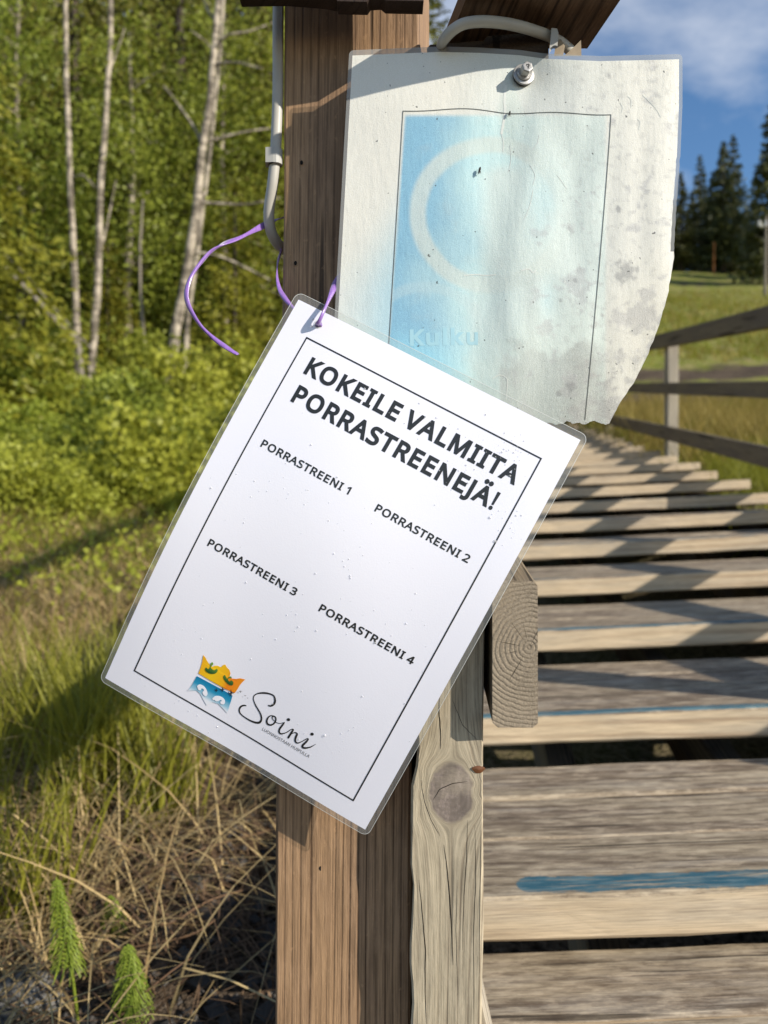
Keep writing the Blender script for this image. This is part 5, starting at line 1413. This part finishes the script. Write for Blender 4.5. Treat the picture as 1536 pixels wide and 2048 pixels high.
stuff('grass', [blades(700, clumpy(left_xy(1.9, 4.2, 1.0, lambda d: -.16 * d), 38, .07), rg, .26, .0028, .18, 4, .5),
                blades(5500, clumpy(left_xy(3.4, 9.0, .8, lambda d: -.05 * d), 500, .25), rg, .28, .0042, .35, 3, .6),
                blades(1500, tuft_xy([(185, 1600, .045, 420), (150, 1500, .07, 300), (235, 1560, .04, 200), (320, 1640, .03, 130), (20, 1600, .07, 90), (95, 1470, .09, 220), (30, 1850, .05, 120), (262, 1470, .05, 150), (400, 1250, .1, 80)]), rg, .27, .0030, .14, 5, .45)], M_GRASS, 'fresh green grass tufts on the slope left of the post')
def right_xy(d0, d1, p=.8):
    def f(n):
        d = d0 + (d1 - d0) * rg.uniform(0, 1, n) ** p
        lo = 0.105 * np.minimum(d, 14) + 1.45; hi_ = np.maximum(.62 * d, lo + 2.0)
        return lo + rg.uniform(0, 1, n) * (hi_ - lo), d
    return f
stuff('meadow_grass', [blades(15000, clumpy(right_xy(2.5, 9.5), 600, .2), rg, .22, .0045, .35, 3, .6), blades(9000, clumpy(right_xy(18.6, 42, .8), 500, .6), rg, .35, .02, .4, 2, .6)], M_GRASS, 'green grass on the meadow right of the stairs')
stuff('dry_meadow_grass', [blades(9000, clumpy(right_xy(5.5, 9.4), 200, .22), rg, .38, .004, .25, 3, .5), blades(6000, clumpy(right_xy(18.6, 42, .8), 300, .7), rg, .35, .018, .4, 2, .6)], M_GRASSY, 'yellow dry grass stalks on the meadow right of the stairs')
# leaf litter and moss-green plants among the grass
c = np.stack([*left_xy(2.8, 8.0, .9, lambda d: -.1 * d)(6500)], 1)
cz = ground(c[:, 0], c[:, 1]) + rg.uniform(.02, .26, 6500)
v, q = quads_from(np.column_stack([c, cz]), .034, rg, .7)
stuff('ground_cover_plants', [(v, q)], M_LEAF2, 'low leafy plants among the grass of the left slope')
# stones in the dark soil under the post
mb = MB(); r6 = random.Random(4)
for _ in range(2600):
    d = r6.uniform(.9, 2.3); x = r6.uniform(-.55, .02) * d; s = r6.choice((.004, .006, .008, .012, .02)) * r6.uniform(.6, 1.2)
    z = float(ground(x, d)); ph = [r6.uniform(.7, 1.2) for _ in range(6)]
    mb.add([(x + s * ph[0], d, z), (x, d + s * ph[1], z + s * .2), (x - s * ph[2], d, z + s * .1), (x, d - s * ph[3], z), (x + s * .1, d, z + s * ph[4] * .8), (x, d, z - s)],
           [(0, 1, 4), (1, 2, 4), (2, 3, 4), (3, 0, 4)])
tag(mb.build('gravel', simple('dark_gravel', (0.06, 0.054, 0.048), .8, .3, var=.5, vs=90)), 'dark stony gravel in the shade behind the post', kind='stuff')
mb = MB(); rd_ = gd(75, 1985); rk = Vector((px2x(75, rd_), rd_, float(ground(px2x(75, rd_), rd_))))
rv = []; n_ = 14
for j in range(8):
    for k in range(n_):
        th_ = math.pi * .5 * j / 7; a = 2 * math.pi * k / n_
        dv = Vector((math.cos(a) * math.cos(th_), math.sin(a) * math.cos(th_), math.sin(th_)))
        f = 1 + .35 * mnoise.noise(dv * 2.2) + .12 * mnoise.noise(dv * 7)
        rv.append(rk + Vector((dv.x * .070, dv.y * .05, dv.z * .035)) * f + Vector((0, 0, -.008)))
mb.add(rv, [(j * n_ + k, j * n_ + (k + 1) % n_, (j + 1) * n_ + (k + 1) % n_, (j + 1) * n_ + k) for j in range(7) for k in range(n_)])
rkm = NT('lichened_stone'); rn = rkm.noise(rkm.coord(), 45, 6, .7)
rkm.bump(rn, .9, .006)
tag(mb.build('stone', rkm.fin(rkm.mix(rkm.ramp(rn, [(.4, 0.), (.62, 1.)]), (.05, .048, .045), (.24, .23, .21)), .8, .3), smooth=True, loc=rk), 'grey lichened stone half buried at the bottom left corner', 'stone')
# horsetails
M_HORSE = leaf_mat('horsetail_green', (0.15, 0.23, 0.02), (0.32, 0.40, 0.06), .35, 30, .5)
def horsetail(label, bx, by, tx, ty, d, z0f, spread, seed):
    rgh = random.Random(seed); d = gd(bx, by)
    base = P(bx, by, d); tip = P(tx, ty, d)
    t_ = thing('horsetail_plant', label, 'plant', base)
    mb = MB(); mb.tube([base, base.lerp(tip, .5) + Vector((.003, 0, 0)), tip], [.0022, .0018, .0008], 7); mb.build('stem', M_HORSE, t_, smooth=True)
    mb = MB(); H = (tip - base).length; n = 22
    for i in range(n):
        f = z0f + (1 - z0f) * i / n; c = base.lerp(tip, f)
        L = spread * (1 - ((f - z0f) / (1 - z0f)) ** 1.6 * .75) * rgh.uniform(.85, 1.1)
        for k in range(11):
            a = 2 * math.pi * k / 11 + i * .7; o = Vector((math.cos(a), math.sin(a), 0))
            dr = rgh.uniform(.5, 1.0)
            mb.tube([c, c + o * L * .45 + Vector((0, 0, .12 * L)), c + o * L * .8 - Vector((0, 0, .25 * L * dr)), c + o * L - Vector((0, 0, .7 * L * dr))], [.0009, .0008, .0007, .0004], 3, cap=False)
    mb.build('branches', M_HORSE, t_)
horsetail('bright green drooping horsetail at the bottom, right of the two', 268, 2040, 255, 1888, 1.17, .02, .030, 3)
horsetail('half-shaded taller horsetail left of the bright one, with bare lower stem', 158, 2060, 112, 1755, 1.16, .42, .021, 5)
horsetail('small dark horsetail shoot in the shade between straw stalks', 232, 1870, 222, 1790, 1.34, .2, .022, 8)
# a few long stalks arching over the dark soil
mb = MB()
for pts in ([(200, 1905, 1.45), (290, 1890, 1.4), (380, 1870, 1.38), (430, 1840, 1.4)], [(290, 1985, 1.3), (360, 1930, 1.3), (440, 1880, 1.32), (500, 1800, 1.36)], [(100, 1760, 1.5), (190, 1780, 1.5), (300, 1740, 1.5), (400, 1700, 1.55), (540, 1660, 1.7)],
            [(60, 1640, 1.7), (160, 1690, 1.7), (260, 1740, 1.6), (330, 1745, 1.6)], [(180, 1980, 1.35), (240, 2040, 1.3), (280, 2100, 1.25)], [(250, 1830, 1.45), (330, 1850, 1.42), (420, 1800, 1.45), (530, 1770, 1.55)], [(20, 1640, 1.6), (90, 1650, 1.6), (100, 1700, 1.6), (95, 1760, 1.6)]):
    mb.tube(catmull([tuple(P(p[0], p[1], gd(p[0], p[1]) * .955)) for p in pts], 5), .0012, 5)
tag(mb.build('straw_stalks', M_STRAWD, smooth=True), 'long thin straw stalks arching over the dark soil', kind='stuff')
